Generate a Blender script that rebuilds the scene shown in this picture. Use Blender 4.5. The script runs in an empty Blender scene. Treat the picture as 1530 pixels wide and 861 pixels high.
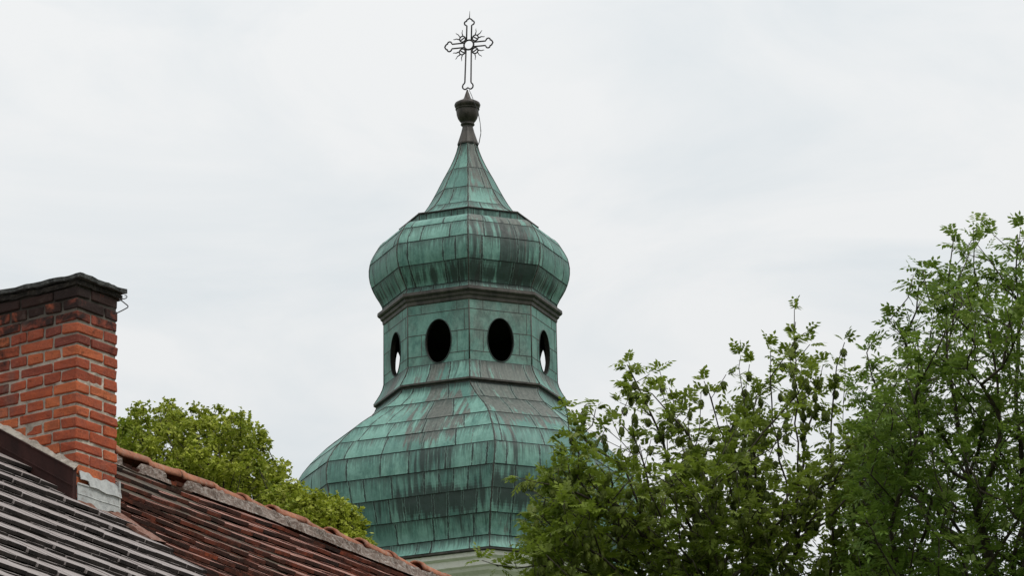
import bpy, bmesh, math, random
import numpy as np
from mathutils import Vector, Matrix, noise as mn
random.seed(7); rng = np.random.default_rng(7)
R_ = math.radians
SC = bpy.context.scene

# ---------------------------------------------------------------- camera
FPX = 8000.0; PITCH = R_(17.5); ROLL = R_(0.8); CAM = Vector((0, 0, 1.6))
FW = Vector((0, math.cos(PITCH), math.sin(PITCH)))
U0 = Vector((0, -math.sin(PITCH), math.cos(PITCH))); X0 = Vector((1, 0, 0))
RT = X0*math.cos(ROLL) - U0*math.sin(ROLL)
UP = U0*math.cos(ROLL) + X0*math.sin(ROLL)
cd = bpy.data.cameras.new('camera'); cam = bpy.data.objects.new('camera', cd)
SC.collection.objects.link(cam); SC.camera = cam
cd.sensor_width = 36; cd.lens = FPX/1530*36; cd.clip_start = 0.5; cd.clip_end = 5000
M3 = Matrix((RT, UP, -FW)).transposed()
cam.matrix_world = Matrix.Translation(CAM) @ M3.to_4x4()
def P(x, y, D): return CAM + (FW + RT*((x-765)/FPX) + UP*((430.5-y)/FPX))*D

# ---------------------------------------------------------------- world, sun
SUN_EL, SUN_AZ = R_(60), R_(135)      # azimuth clockwise from +Y
w = bpy.data.worlds.new('World'); SC.world = w; w.use_nodes = True
nt = w.node_tree; nt.nodes.clear()
N = nt.nodes.new; L = nt.links.new
out = N('ShaderNodeOutputWorld'); bg = N('ShaderNodeBackground'); bg.inputs[1].default_value = 0.1
sky = N('ShaderNodeTexSky'); sky.sky_type = 'NISHITA'; sky.sun_disc = False
sky.sun_elevation = SUN_EL; sky.sun_rotation = SUN_AZ; sky.air_density = 1; sky.dust_density = 2
tc = N('ShaderNodeTexCoord'); sep = N('ShaderNodeSeparateXYZ'); L(tc.outputs['Generated'], sep.inputs[0])
mp = N('ShaderNodeMapping'); mp.inputs['Scale'].default_value = (9, 9, 22); mp.inputs['Rotation'].default_value = (0.0, 0.25, 0)
L(tc.outputs['Generated'], mp.inputs[0])
n1 = N('ShaderNodeTexNoise'); n1.inputs['Scale'].default_value = 1.3; n1.inputs['Detail'].default_value = 7; n1.inputs['Roughness'].default_value = .55; n1.inputs['Distortion'].default_value = .6
L(mp.outputs[0], n1.inputs[0])
cr = N('ShaderNodeValToRGB'); cr.color_ramp.elements[0].position = .36; cr.color_ramp.elements[1].position = .56
cr.color_ramp.elements[0].color = (.72, .76, .78, 1); cr.color_ramp.elements[1].color = (.825, .835, .835, 1)
L(n1.outputs[0], cr.inputs[0])
gr = N('ShaderNodeMapRange'); gr.inputs[1].default_value = .0; gr.inputs[2].default_value = 1; gr.inputs[3].default_value = 8.25; gr.inputs[4].default_value = 16.5
L(sep.outputs[2], gr.inputs[0])
vm = N('ShaderNodeVectorMath'); vm.operation = 'SCALE'; L(cr.outputs[0], vm.inputs[0]); L(gr.outputs[0], vm.inputs['Scale'])
mx = N('ShaderNodeMix'); mx.data_type = 'RGBA'; mx.inputs[0].default_value = .94
L(sky.outputs[0], mx.inputs['A']); L(vm.outputs[0], mx.inputs['B'])
L(mx.outputs['Result'], bg.inputs[0]); L(bg.outputs[0], out.inputs[0])
sl = bpy.data.lights.new('sun', 'SUN'); sl.energy = 1.9; sl.angle = R_(14); sl.color = (1, .96, .9)
so = bpy.data.objects.new('sun', sl); SC.collection.objects.link(so)
sd = Vector((math.sin(SUN_AZ)*math.cos(SUN_EL), math.cos(SUN_AZ)*math.cos(SUN_EL), math.sin(SUN_EL)))
so.rotation_euler = sd.to_track_quat('Z', 'Y').to_euler()
SC.view_settings.view_transform = 'Standard'; SC.view_settings.look = 'None'
SC.view_settings.gamma = 1; SC.view_settings.use_curve_mapping = False; SC.view_settings.exposure = 0

# ---------------------------------------------------------------- helpers
COL = SC.collection
def tag(o, label=None, cat=None, group=None, kind=None):
    for k, v in (('label', label), ('category', cat), ('group', group), ('kind', kind)):
        if v: o[k] = v
    return o
def empty(name, loc=(0, 0, 0)):
    o = bpy.data.objects.new(name, None); o.location = loc; COL.objects.link(o); return o

class MB:
    """mesh builder: world coordinates; faces carry a material slot, a colour and an optional uv"""
    def __init__(s): s.v = []; s.f = []; s.m = []; s.c = []; s.uv = []; s.sm = []; s.uv2 = []
    def quad(s, pts, mat=0, col=(.5, .5, .5, 1), uv=None, smooth=False, uv2=None):
        b = len(s.v); s.v.extend(pts); n = len(pts)
        s.f.append(tuple(range(b, b+n))); s.m.append(mat); s.c.append(col); s.sm.append(smooth)
        s.uv.append(uv if uv else [(0, 0)]*n); s.uv2.append(uv2 if uv2 else [(0, 0)]*n)
    def faces(s, verts, faces, mat=0, col=(.5, .5, .5, 1), smooth=False, uvs=None, mats=None):
        b = len(s.v); s.v.extend(verts)
        for i, f in enumerate(faces):
            s.f.append(tuple(b+j for j in f)); s.m.append(mats[i] if mats else mat); s.c.append(col); s.sm.append(smooth)
            s.uv.append([uvs[j] for j in f] if uvs else [(0, 0)]*len(f)); s.uv2.append([(0, 0)]*len(f))
    def box(s, o, ax, ay, az, mat=0, col=(.5, .5, .5, 1), jit=0, mats=None):
        vs = []
        for k in (0, 1):
            for a, b in ((0, 0), (1, 0), (1, 1), (0, 1)):
                q = o + ax*a + ay*b + az*k
                if jit: q = q + Vector([random.uniform(-jit, jit) for _ in range(3)])
                vs.append(q)
        s.faces(vs, [(3, 2, 1, 0), (4, 5, 6, 7), (0, 1, 5, 4), (1, 2, 6, 5), (2, 3, 7, 6), (3, 0, 4, 7)], mat, col, mats=mats)
    def tube(s, pts, rad, n=6, mat=0, col=(.5, .5, .5, 1), closed=False, smooth=True):
        pts = [Vector(p) for p in pts]; K = len(pts)
        rads = rad if isinstance(rad, (list, tuple)) else [rad]*K
        vs = []; nrm = None
        for i, p in enumerate(pts):
            a = pts[(i-1) % K] if (closed or i > 0) else p; b = pts[(i+1) % K] if (closed or i < K-1) else p
            t = (b-a)
            if t.length < 1e-9: t = Vector((0, 0, 1))
            t.normalize()
            if nrm is None: nrm = t.orthogonal().normalized()
            nrm = (nrm - t*nrm.dot(t))
            nrm = nrm.normalized() if nrm.length > 1e-6 else t.orthogonal().normalized()
            bi = t.cross(nrm)
            for k in range(n):
                a_ = 2*math.pi*k/n; vs.append(p + (nrm*math.cos(a_) + bi*math.sin(a_))*rads[i])
        fs = []
        for i in range(K if closed else K-1):
            for k in range(n):
                j = (i+1) % K
                fs.append((i*n+k, i*n+(k+1) % n, j*n+(k+1) % n, j*n+k))
        if not closed: fs.append(tuple(range(n))[::-1]); fs.append(tuple((K-1)*n+k for k in range(n)))
        s.faces(vs, fs, mat, col, smooth)
    def build(s, name, mats, parent=None, loc=None):
        me = bpy.data.meshes.new(name)
        off = Vector(parent['_o']) if (parent is not None and '_o' in parent) else Vector((0, 0, 0))
        if loc is not None: off = Vector(loc)
        me.from_pydata([tuple(Vector(p)-off) for p in s.v], [], s.f)
        me.polygons.foreach_set('material_index', s.m)
        me.polygons.foreach_set('use_smooth', s.sm)
        cl = me.color_attributes.new('pan', 'FLOAT_COLOR', 'CORNER')
        cc = []; uu = []; u2 = []
        for f, c, uv, ub in zip(s.f, s.c, s.uv, s.uv2):
            for i in range(len(f)): cc.extend(c); uu.extend(uv[i]); u2.extend(ub[i])
        cl.data.foreach_set('color', cc)
        ul = me.uv_layers.new(name='surf'); ul.data.foreach_set('uv', uu)
        ul = me.uv_layers.new(name='edge'); ul.data.foreach_set('uv', u2)
        for m in (mats if isinstance(mats, (list, tuple)) else [mats]): me.materials.append(m)
        o = bpy.data.objects.new(name, me); COL.objects.link(o)
        if parent is not None: o.parent = parent
        elif loc is not None: o.location = loc
        return o
def root(name, loc):
    o = empty(name, loc); o['_o'] = tuple(loc); return o

# ---------------------------------------------------------------- materials
def mat(name, rough=.8, base=(.5, .5, .5), spec=.3):
    m = bpy.data.materials.new(name); m.use_nodes = True
    b = m.node_tree.nodes['Principled BSDF']; b.inputs['Roughness'].default_value = rough
    b.inputs['Base Color'].default_value = (*base, 1); b.inputs['Specular IOR Level'].default_value = spec
    return m, m.node_tree, b
class G:
    """tiny node-graph helper"""
    def __init__(s, nt): s.nt = nt
    def n(s, t, **k):
        x = s.nt.nodes.new(t)
        for a, b in k.items(): setattr(x, a, b)
        return x
    def link(s, a, b): s.nt.links.new(a, b)
    def setin(s, sock, v):
        if isinstance(v, bpy.types.NodeSocket): s.link(v, sock)
        elif isinstance(v, (tuple, list)) and sock.type == 'RGBA' and len(v) == 3: sock.default_value = (*v, 1)
        else: sock.default_value = v
    def math(s, op, a, b=None, c=None):
        x = s.n('ShaderNodeMath', operation=op); s.setin(x.inputs[0], a)
        if b is not None: s.setin(x.inputs[1], b)
        if c is not None: s.setin(x.inputs[2], c)
        return x.outputs[0]
    def mix(s, f, a, b, bt='MIX'):
        x = s.n('ShaderNodeMix', data_type='RGBA', blend_type=bt)
        s.setin(x.inputs[0], f); s.setin(x.inputs['A'], a); s.setin(x.inputs['B'], b); return x.outputs['Result']
    def rng(s, v, a, b, c=0., d=1., smooth=False):
        x = s.n('ShaderNodeMapRange'); x.clamp = True
        if smooth: x.interpolation_type = 'SMOOTHSTEP'
        s.setin(x.inputs[0], v)
        for i, q in enumerate((a, b, c, d)): s.setin(x.inputs[i+1], q)
        return x.outputs[0]
    def noise(s, vec, scale, detail=4, rough=.55, dist=0.):
        x = s.n('ShaderNodeTexNoise'); s.setin(x.inputs['Vector'], vec)
        x.inputs['Scale'].default_value = scale; x.inputs['Detail'].default_value = detail
        x.inputs['Roughness'].default_value = rough; x.inputs['Distortion'].default_value = dist
        return x.outputs[0]
    def mapv(s, vec, sc=(1, 1, 1), loc=(0, 0, 0)):
        x = s.n('ShaderNodeMapping'); s.setin(x.inputs[0], vec); x.inputs['Scale'].default_value = sc
        x.inputs['Location'].default_value = loc; return x.outputs[0]
    def attr(s, name):
        x = s.n('ShaderNodeAttribute'); x.attribute_name = name; return x
    def uv(s, name):
        x = s.n('ShaderNodeUVMap'); x.uv_map = name; return x.outputs[0]
    def obj(s): return s.n('ShaderNodeTexCoord').outputs['Object']
    def sep(s, v):
        x = s.n('ShaderNodeSeparateXYZ'); s.setin(x.inputs[0], v); return x.outputs
    def comb(s, a, b, c=0.):
        x = s.n('ShaderNodeCombineXYZ')
        for i, q in enumerate((a, b, c)): s.setin(x.inputs[i], q)
        return x.outputs[0]
    def bump(s, h, strength, dist, bsdf):
        x = s.n('ShaderNodeBump'); x.inputs['Strength'].default_value = strength; x.inputs['Distance'].default_value = dist
        s.setin(x.inputs['Height'], h); s.link(x.outputs[0], bsdf.inputs['Normal'])

def copper_mat(name='patinated_copper', wall=False):
    # surf uv = metres (u along, v down the surface); edge uv = (u distance to nearest side seam, distance below the top seam)
    # pan.r random, pan.g browning bias, pan.b dark staining bias
    m, nt, b = mat(name, .62, spec=.35); g = G(nt)
    uv = g.uv('surf'); ed = g.sep(g.uv('edge')); pan = g.sep(g.attr('pan').outputs['Vector'])
    ob = g.obj()
    offs = g.comb(g.math('MULTIPLY', pan[0], 31.), g.math('MULTIPLY', pan[0], 17.))
    va = g.n('ShaderNodeVectorMath', operation='ADD'); g.link(uv, va.inputs[0]); g.link(offs, va.inputs[1]); puv = va.outputs[0]
    # patina body
    body = g.noise(g.mapv(uv, (2.2, 1.0, 1)), 1.6, 6, .65, .8)
    fine = g.noise(g.mapv(puv, (9, 5, 1)), 2.2, 5, .7)
    c = g.mix(g.rng(body, .34, .66), (.060, .155, .132), (.165, .322, .272))
    c = g.mix(g.rng(fine, .45, .80, 0., .55), c, (.20, .38, .32))
    c = g.mix(g.rng(fine, .25, .50, .4, 0.), c, (.035, .10, .085))
    # panel to panel variation
    c = g.mix(g.rng(pan[0], .35, 1., .0, .55), c, (.045, .12, .105))
    c = g.mix(g.rng(pan[0], .0, .3, .35, 0.), c, (.19, .37, .31))
    # brown-grey oxidation, drawn out downwards, ragged
    ox = g.noise(g.mapv(uv, (.9, .6, 1) if wall else (1.5, .42, 1), (3.1, 1.7, 0)), 1.9, 6, .62, .5)
    ox2 = g.noise(g.mapv(uv, (9.0, .7, 1)), 1.6, 4, .6)
    oxm = g.math('ADD', g.math('ADD', ox, g.math('MULTIPLY', g.math('SUBTRACT', ox2, .5), .12 if wall else .8)), g.math('MULTIPLY', g.math('SUBTRACT', pan[1], .5), .46 if wall else .66))
    oxm = g.rng(oxm, .42 if wall else .545, .75 if wall else .67, 0., .62 if wall else .90, True)
    brown = g.mix(g.rng(fine, .3, .7), (.048, .050, .044), (.150, .148, .134))
    c = g.mix(oxm, c, brown)
    # dark vertical run-off streaks
    st = g.noise(g.mapv(uv, (5.5, .32, 1), (7, 2, 0)), 1.7, 5, .62)
    st = g.math('ADD', st, g.math('MULTIPLY', g.math('SUBTRACT', pan[2], .5), .85))
    c = g.mix(g.rng(st, .54, .72, 0., .25 if wall else .86, True), c, (.022, .031, .029))
    # pale streaks
    ps = g.noise(g.mapv(uv, (12.0, .5, 1), (1, 9, 0)), 1.9, 4, .6)
    c = g.mix(g.rng(ps, .60, .74, 0., .12 if wall else .5, True), c, (.22, .40, .33))
    # drips below the seams
    dn = g.noise(g.mapv(puv, (26, 1.2, 1)), 1.0, 3, .6)
    dl = g.rng(dn, .36, .70, .01, .50)
    dm = g.math('LESS_THAN', ed[1], dl); dfade = g.rng(g.math('DIVIDE', ed[1], dl), .0, 1.0, .75, .0)
    c = g.mix(g.math('MULTIPLY', dm, dfade), c, (.03, .045, .04))
    # seams
    wob = g.noise(g.mapv(uv, (3, 3, 1)), 2.5, 4, .7)
    sw = g.rng(wob, .35, .68, .004, .028)
    side = g.math('LESS_THAN', ed[0], sw); top = g.math('LESS_THAN', ed[1], g.math('MULTIPLY', sw, 1.25))
    sb = g.noise(g.mapv(uv, (10, 1.6, 1), (4, 4, 0)), 2.0, 4, .6)
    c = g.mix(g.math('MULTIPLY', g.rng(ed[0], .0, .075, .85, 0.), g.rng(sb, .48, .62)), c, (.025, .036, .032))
    seam = g.math('MULTIPLY', g.math('MAXIMUM', side, top), .88)
    c = g.mix(seam, c, (.022, .032, .03))
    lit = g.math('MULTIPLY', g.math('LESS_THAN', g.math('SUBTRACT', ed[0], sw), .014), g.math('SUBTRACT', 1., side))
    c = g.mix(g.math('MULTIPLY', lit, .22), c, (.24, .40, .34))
    g.link(c, b.inputs['Base Color'])
    r = g.rng(fine, .3, .7, .5, .75); g.link(r, b.inputs['Roughness'])
    dent = g.noise(g.mapv(puv, (1, 1, 1)), 2.0, 2, .5)
    h = g.math('SUBTRACT', g.math('ADD', g.math('MULTIPLY', dent, 1.0), g.math('MULTIPLY', fine, .10)), g.math('MULTIPLY', seam, .12))
    g.bump(h, .6, .06, b)
    return m
COPPER = copper_mat(); COPPERW = copper_mat('lantern_copper', True)

def dark_metal(name, c1, c2, rough=.55, sc=6):
    m, nt, b = mat(name, rough); g = G(nt)
    n = g.noise(g.mapv(g.obj(), (1, 1, .4)), sc, 5, .65)
    g.link(g.mix(g.rng(n, .35, .68), c1, c2), b.inputs['Base Color'])
    g.bump(n, .3, .02, b); return m
BROWNCU = dark_metal('browned_copper', (.028, .026, .023), (.085, .075, .065))
URNM = dark_metal('dark_bronze', (.018, .015, .012), (.06, .05, .042), .5, 9)
IRON = dark_metal('wrought_iron', (.015, .014, .014), (.035, .03, .03), .5, 12)
WIREM = dark_metal('wire_metal', (.06, .06, .065), (.12, .12, .125), .4, 20)

def mottled(name, cols, sc=3, rough=.85, bump=.4, bd=.02, fine=14, mapsc=(1, 1, 1)):
    m, nt, b = mat(name, rough, spec=.2); g = G(nt); o = g.mapv(g.obj(), mapsc)
    n = g.noise(o, sc, 6, .65, .3); f = g.noise(o, fine, 4, .7)
    c = g.mix(g.rng(n, .35, .65), cols[0], cols[1]); c = g.mix(g.rng(f, .5, .75), c, cols[2])
    c = g.mix(g.rng(f, .45, .25, 0, .7), c, cols[3] if len(cols) > 3 else cols[0])
    g.link(c, b.inputs['Base Color']); g.bump(g.math('ADD', n, g.math('MULTIPLY', f, .5)), bump, bd, b); return m
STUCCO = mottled('pale_render', ((.74, .71, .67), (.80, .77, .73), (.82, .80, .77), (.52, .49, .45)), 1.2, .85, .25, .01)
MORTAR = mottled('lime_mortar', ((.20, .175, .15), (.34, .31, .27), (.42, .39, .35), (.09, .08, .07)), 5, .95, .8, .02, 30)
CONCRETE = mottled('weathered_concrete', ((.02, .021, .02), (.07, .073, .07), (.14, .145, .14), (.008, .008, .008)), 7, .95, 1., .03, 38)
SOOTM = mottled('sooty_mortar', ((.010, .009, .008), (.03, .026, .022), (.07, .06, .05), (.004, .004, .004)), 9, .95, 1., .03, 34)
GRASS = mottled('lawn', ((.03, .06, .015), (.05, .09, .02), (.07, .1, .03), (.02, .04, .01)), .4, .95, .3, .05)
PLASTER = mottled('ochre_plaster', ((.40, .33, .22), (.48, .40, .28), (.52, .45, .34), (.3, .25, .17)), 1.0, .9, .2, .01)
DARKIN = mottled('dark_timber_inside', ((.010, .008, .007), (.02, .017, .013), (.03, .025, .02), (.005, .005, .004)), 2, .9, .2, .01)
GLASS, _nt, _b = mat('window_glass', .08, (.02, .025, .03), .6)
LOUVRE = mottled('louvre_wood', ((.05, .04, .03), (.09, .07, .05), (.12, .1, .08), (.02, .02, .015)), 3, .8, .2, .01)

def brick_mat():
    m, nt, b = mat('chimney_brick', .85, spec=.2); g = G(nt); o = g.obj(); pan = g.sep(g.attr('pan').outputs['Vector'])
    n = g.noise(o, 9, 6, .7, .4); f = g.noise(o, 55, 4, .7)
    cr = g.n('ShaderNodeValToRGB'); e = cr.color_ramp
    e.elements[0].position = 0; e.elements[0].color = (.12, .032, .024, 1)
    e.elements[1].position = 1; e.elements[1].color = (.52, .145, .055, 1)
    for p_, c_ in ((.25, (.17, .042, .030, 1)), (.55, (.30, .064, .032, 1)), (.8, (.40, .090, .036, 1))):
        x = e.elements.new(p_); x.color = c_
    g.link(pan[0], cr.inputs[0])
    c = g.mix(g.rng(n, .40, .62, .55, 0.), cr.outputs[0], (.17, .05, .035))
    c = g.mix(g.rng(f, .56, .75, 0., .45), c, (.45, .17, .09))
    c = g.mix(g.rng(f, .42, .28, 0., .7), c, (.07, .03, .022))
    # soot near the top of the stack (pan.g = soot)
    so_ = g.math('ADD', pan[1], g.math('MULTIPLY', g.math('SUBTRACT', n, .5), 2.2))
    c = g.mix(g.rng(so_, .2, .8, 0., .96, True), c, (.016, .012, .011))
    # grey bloom / lichen
    bl = g.noise(o, 5, 5, .6)
    c = g.mix(g.rng(bl, .58, .72, 0., .45), c, (.13, .10, .085))
    g.link(c, b.inputs['Base Color']); g.bump(g.math('ADD', n, g.math('MULTIPLY', f, .6)), .8, .012, b); return m
BRICK = brick_mat()
def mortar_soot():
    m, nt, b = mat('chimney_mortar', .95, spec=.1); g = G(nt); o = g.obj(); pan = g.sep(g.attr('pan').outputs['Vector'])
    n = g.noise(o, 12, 6, .7); z = g.sep(o)[2]
    c = g.mix(g.rng(n, .32, .66), (.19, .16, .13), (.54, .48, .41))
    s_ = g.rng(g.math('ADD', z, g.math('MULTIPLY', n, .25)), 1.10, 1.45, 0., .94)
    c = g.mix(s_, c, (.02, .017, .015)); g.link(c, b.inputs['Base Color']); g.bump(n, 1., .02, b); return m
JOINT = mortar_soot()

def tile_mats(kind):
    ms = []
    for part in ('face', 'butt'):
        m, nt, b = mat(f'{kind}_tile_{part}', .72 if part == 'face' else .9, spec=.25); g = G(nt); o = g.obj(); pan = g.sep(g.attr('pan').outputs['Vector'])
        n = g.noise(o, 7, 6, .7, .5); f = g.noise(o, 40, 4, .7)
        if kind == 'grey' and part == 'face':
            c = g.mix(g.rng(n, .3, .7), (.215, .185, .178), (.33, .295, .285)); c = g.mix(g.rng(f, .55, .8, 0, .5), c, (.36, .34, .33))
            c = g.mix(g.rng(f, .42, .25, 0, .6), c, (.10, .09, .085)); c = g.mix(g.rng(pan[0], 0, 1, 0, .3), c, (.17, .14, .13))
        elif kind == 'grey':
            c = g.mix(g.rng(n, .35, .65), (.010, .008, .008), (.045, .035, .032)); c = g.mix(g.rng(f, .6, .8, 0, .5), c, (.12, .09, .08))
        elif part == 'face':  # red tile top faces, paler than the butts below
            c = g.mix(g.rng(n, .3, .7), (.18, .072, .052), (.38, .19, .145)); c = g.mix(g.rng(pan[0], .3, 1, 0, .6), c, (.10, .04, .03))
            c = g.mix(g.rng(f, .5, .8, 0, .5), c, (.30, .20, .165)); c = g.mix(g.rng(f, .42, .25, 0, .6), c, (.05, .03, .025))
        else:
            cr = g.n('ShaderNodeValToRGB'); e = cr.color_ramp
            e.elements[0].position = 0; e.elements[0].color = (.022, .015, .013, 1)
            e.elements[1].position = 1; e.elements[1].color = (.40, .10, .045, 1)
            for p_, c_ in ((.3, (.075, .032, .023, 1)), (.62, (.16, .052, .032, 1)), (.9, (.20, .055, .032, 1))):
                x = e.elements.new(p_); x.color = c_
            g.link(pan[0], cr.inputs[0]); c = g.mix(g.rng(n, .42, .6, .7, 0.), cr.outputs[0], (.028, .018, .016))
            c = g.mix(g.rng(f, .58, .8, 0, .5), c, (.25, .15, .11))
        g.link(c, b.inputs['Base Color']); g.bump(g.math('ADD', n, f), .5, .01, b); ms.append(m)
    return ms
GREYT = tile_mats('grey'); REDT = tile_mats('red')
RIDGEM = mottled('ridge_clay', ((.20, .07, .045), (.36, .15, .085), (.27, .22, .18), (.07, .05, .04)), 4.5, .9, .6, .02, 22)
RMORTAR = mottled('ridge_mortar', ((.10, .07, .055), (.24, .19, .165), (.44, .42, .39), (.03, .024, .02)), 4, .95, 1., .03, 40)
FLASHD = dark_metal('dark_flashing', (.022, .008, .007), (.058, .020, .016), .85, 5)
FLASHL = mottled('pale_zinc', ((.30, .31, .31), (.42, .43, .42), (.50, .50, .48), (.17, .13, .11)), 6, .6, .5, .01, 30)
RUST = mottled('rusty_sheet', ((.13, .055, .035), (.20, .10, .075), (.26, .20, .17), (.06, .03, .02)), 8, .8, .4, .01, 30)

def leaf_mat(name, c1, c2, c3, trans=.45):
    m = bpy.data.materials.new(name); m.use_nodes = True; nt = m.node_tree; g = G(nt)
    b = nt.nodes['Principled BSDF']; o = nt.nodes['Material Output']
    pan = g.sep(g.attr('pan').outputs['Vector'])
    c = g.mix(pan[0], c1, c2); c = g.mix(g.rng(pan[1], .75, 1., 0., .8), c, c3)
    g.link(c, b.inputs['Base Color']); b.inputs['Roughness'].default_value = .55; b.inputs['Specular IOR Level'].default_value = .16
    t = g.n('ShaderNodeBsdfTranslucent'); g.link(g.mix(.5, c, g.mix(.7, c, (.16, .22, .02))), t.inputs[0])
    ms = g.n('ShaderNodeMixShader'); ms.inputs[0].default_value = trans
    g.link(b.outputs[0], ms.inputs[1]); g.link(t.outputs[0], ms.inputs[2]); g.link(ms.outputs[0], o.inputs[0]); return m
LEAF_MAPLE = leaf_mat('lime_green_leaf', (.15, .20, .02), (.42, .46, .06), (.55, .56, .15), .42)
LEAF_KEY = leaf_mat('ash_leaf', (.080, .125, .016), (.215, .28, .036), (.30, .35, .12), .45)
LEAF_ASH = leaf_mat('dark_ash_leaf', (.060, .115, .022), (.18, .275, .045), (.27, .34, .11), .45)
KEYM = leaf_mat('ash_key', (.060, .085, .012), (.12, .155, .022), (.16, .18, .04), .3)
BARK = mottled('bark', ((.035, .028, .02), (.07, .058, .045), (.10, .09, .075), (.02, .015, .01)), 8, .9, .7, .02, 40)

# ---------------------------------------------------------------- ground
g_ = MB(); s_ = 3000
nn = 12
for i in range(nn):
    for j in range(nn):
        x0, x1 = -s_+2*s_*i/nn, -s_+2*s_*(i+1)/nn; y0, y1 = -s_+2*s_*j/nn, -s_+2*s_*(j+1)/nn
        g_.quad([Vector((x0, y0, 0)), Vector((x1, y0, 0)), Vector((x1, y1, 0)), Vector((x0, y1, 0))])
tag(g_.build('ground', GRASS), kind='structure')

# ================================================================ church tower
YT = 100.0
def z_of(y):      # world height on the tower axis for an image row
    return CAM.z + YT*math.tan(PITCH + math.atan((430.5-y)/FPX))
def mpp(y): z = z_of(y); return (YT*math.cos(PITCH) + (z-CAM.z)*math.sin(PITCH))/FPX
AX = (P(703, 560, 1) - CAM); AX = AX.x/AX.y*YT        # axis lateral position
def ring(y, S, F, inset=0.):
    """8 corners (world) of the octagonal section; wide faces turned -22.5deg off the view"""
    k = mpp(y); S = S*k - inset; F = F*k; c, s = math.cos(R_(22.5)), math.sin(R_(22.5))
    A = c*S - s*F; W = s*S + c*F
    pts = []
    for q in range(4):
        th = R_(-22.5 + 90*q); nx, nd = math.sin(th), math.cos(th); tx, td = math.cos(th), -math.sin(th)
        for sg in (-1, 1):
            pts.append(Vector((AX + A*nx + sg*W*tx, YT - (A*nd + sg*W*td), z_of(y))))
    return pts      # 0-1 wide front-left face, 1-2 narrow front-right, 2-3 wide right ...
def interp(prof, y):
    for a, b in zip(prof, prof[1:]):
        if a[0] <= y <= b[0]:
            t = (y-a[0])/(b[0]-a[0]) if b[0] > a[0] else 0
            return [a[i]+(b[i]-a[i])*t for i in range(3)]
    return list(prof[-1] if y > prof[-1][0] else prof[0])
def smoothprof(prof, n=3):
    """Catmull-Rom resample"""
    out_ = []
    for i in range(len(prof)-1):
        p0 = prof[max(i-1, 0)]; p1 = prof[i]; p2 = prof[i+1]; p3 = prof[min(i+2, len(prof)-1)]
        for k in range(n):
            t = k/n; q = [p1[0]+(p2[0]-p1[0])*t]
            for j in (1, 2):
                m1 = (p2[j]-p0[j])/(p2[0]-p0[0])*(p2[0]-p1[0]); m2 = (p3[j]-p1[j])/(p3[0]-p1[0])*(p2[0]-p1[0])
                q.append((2*t**3-3*t*t+1)*p1[j]+(t**3-2*t*t+t)*m1+(-2*t**3+3*t*t)*p2[j]+(t**3-t*t)*m2)
            out_.append(q)
    out_.append(list(prof[-1])); return out_

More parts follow.
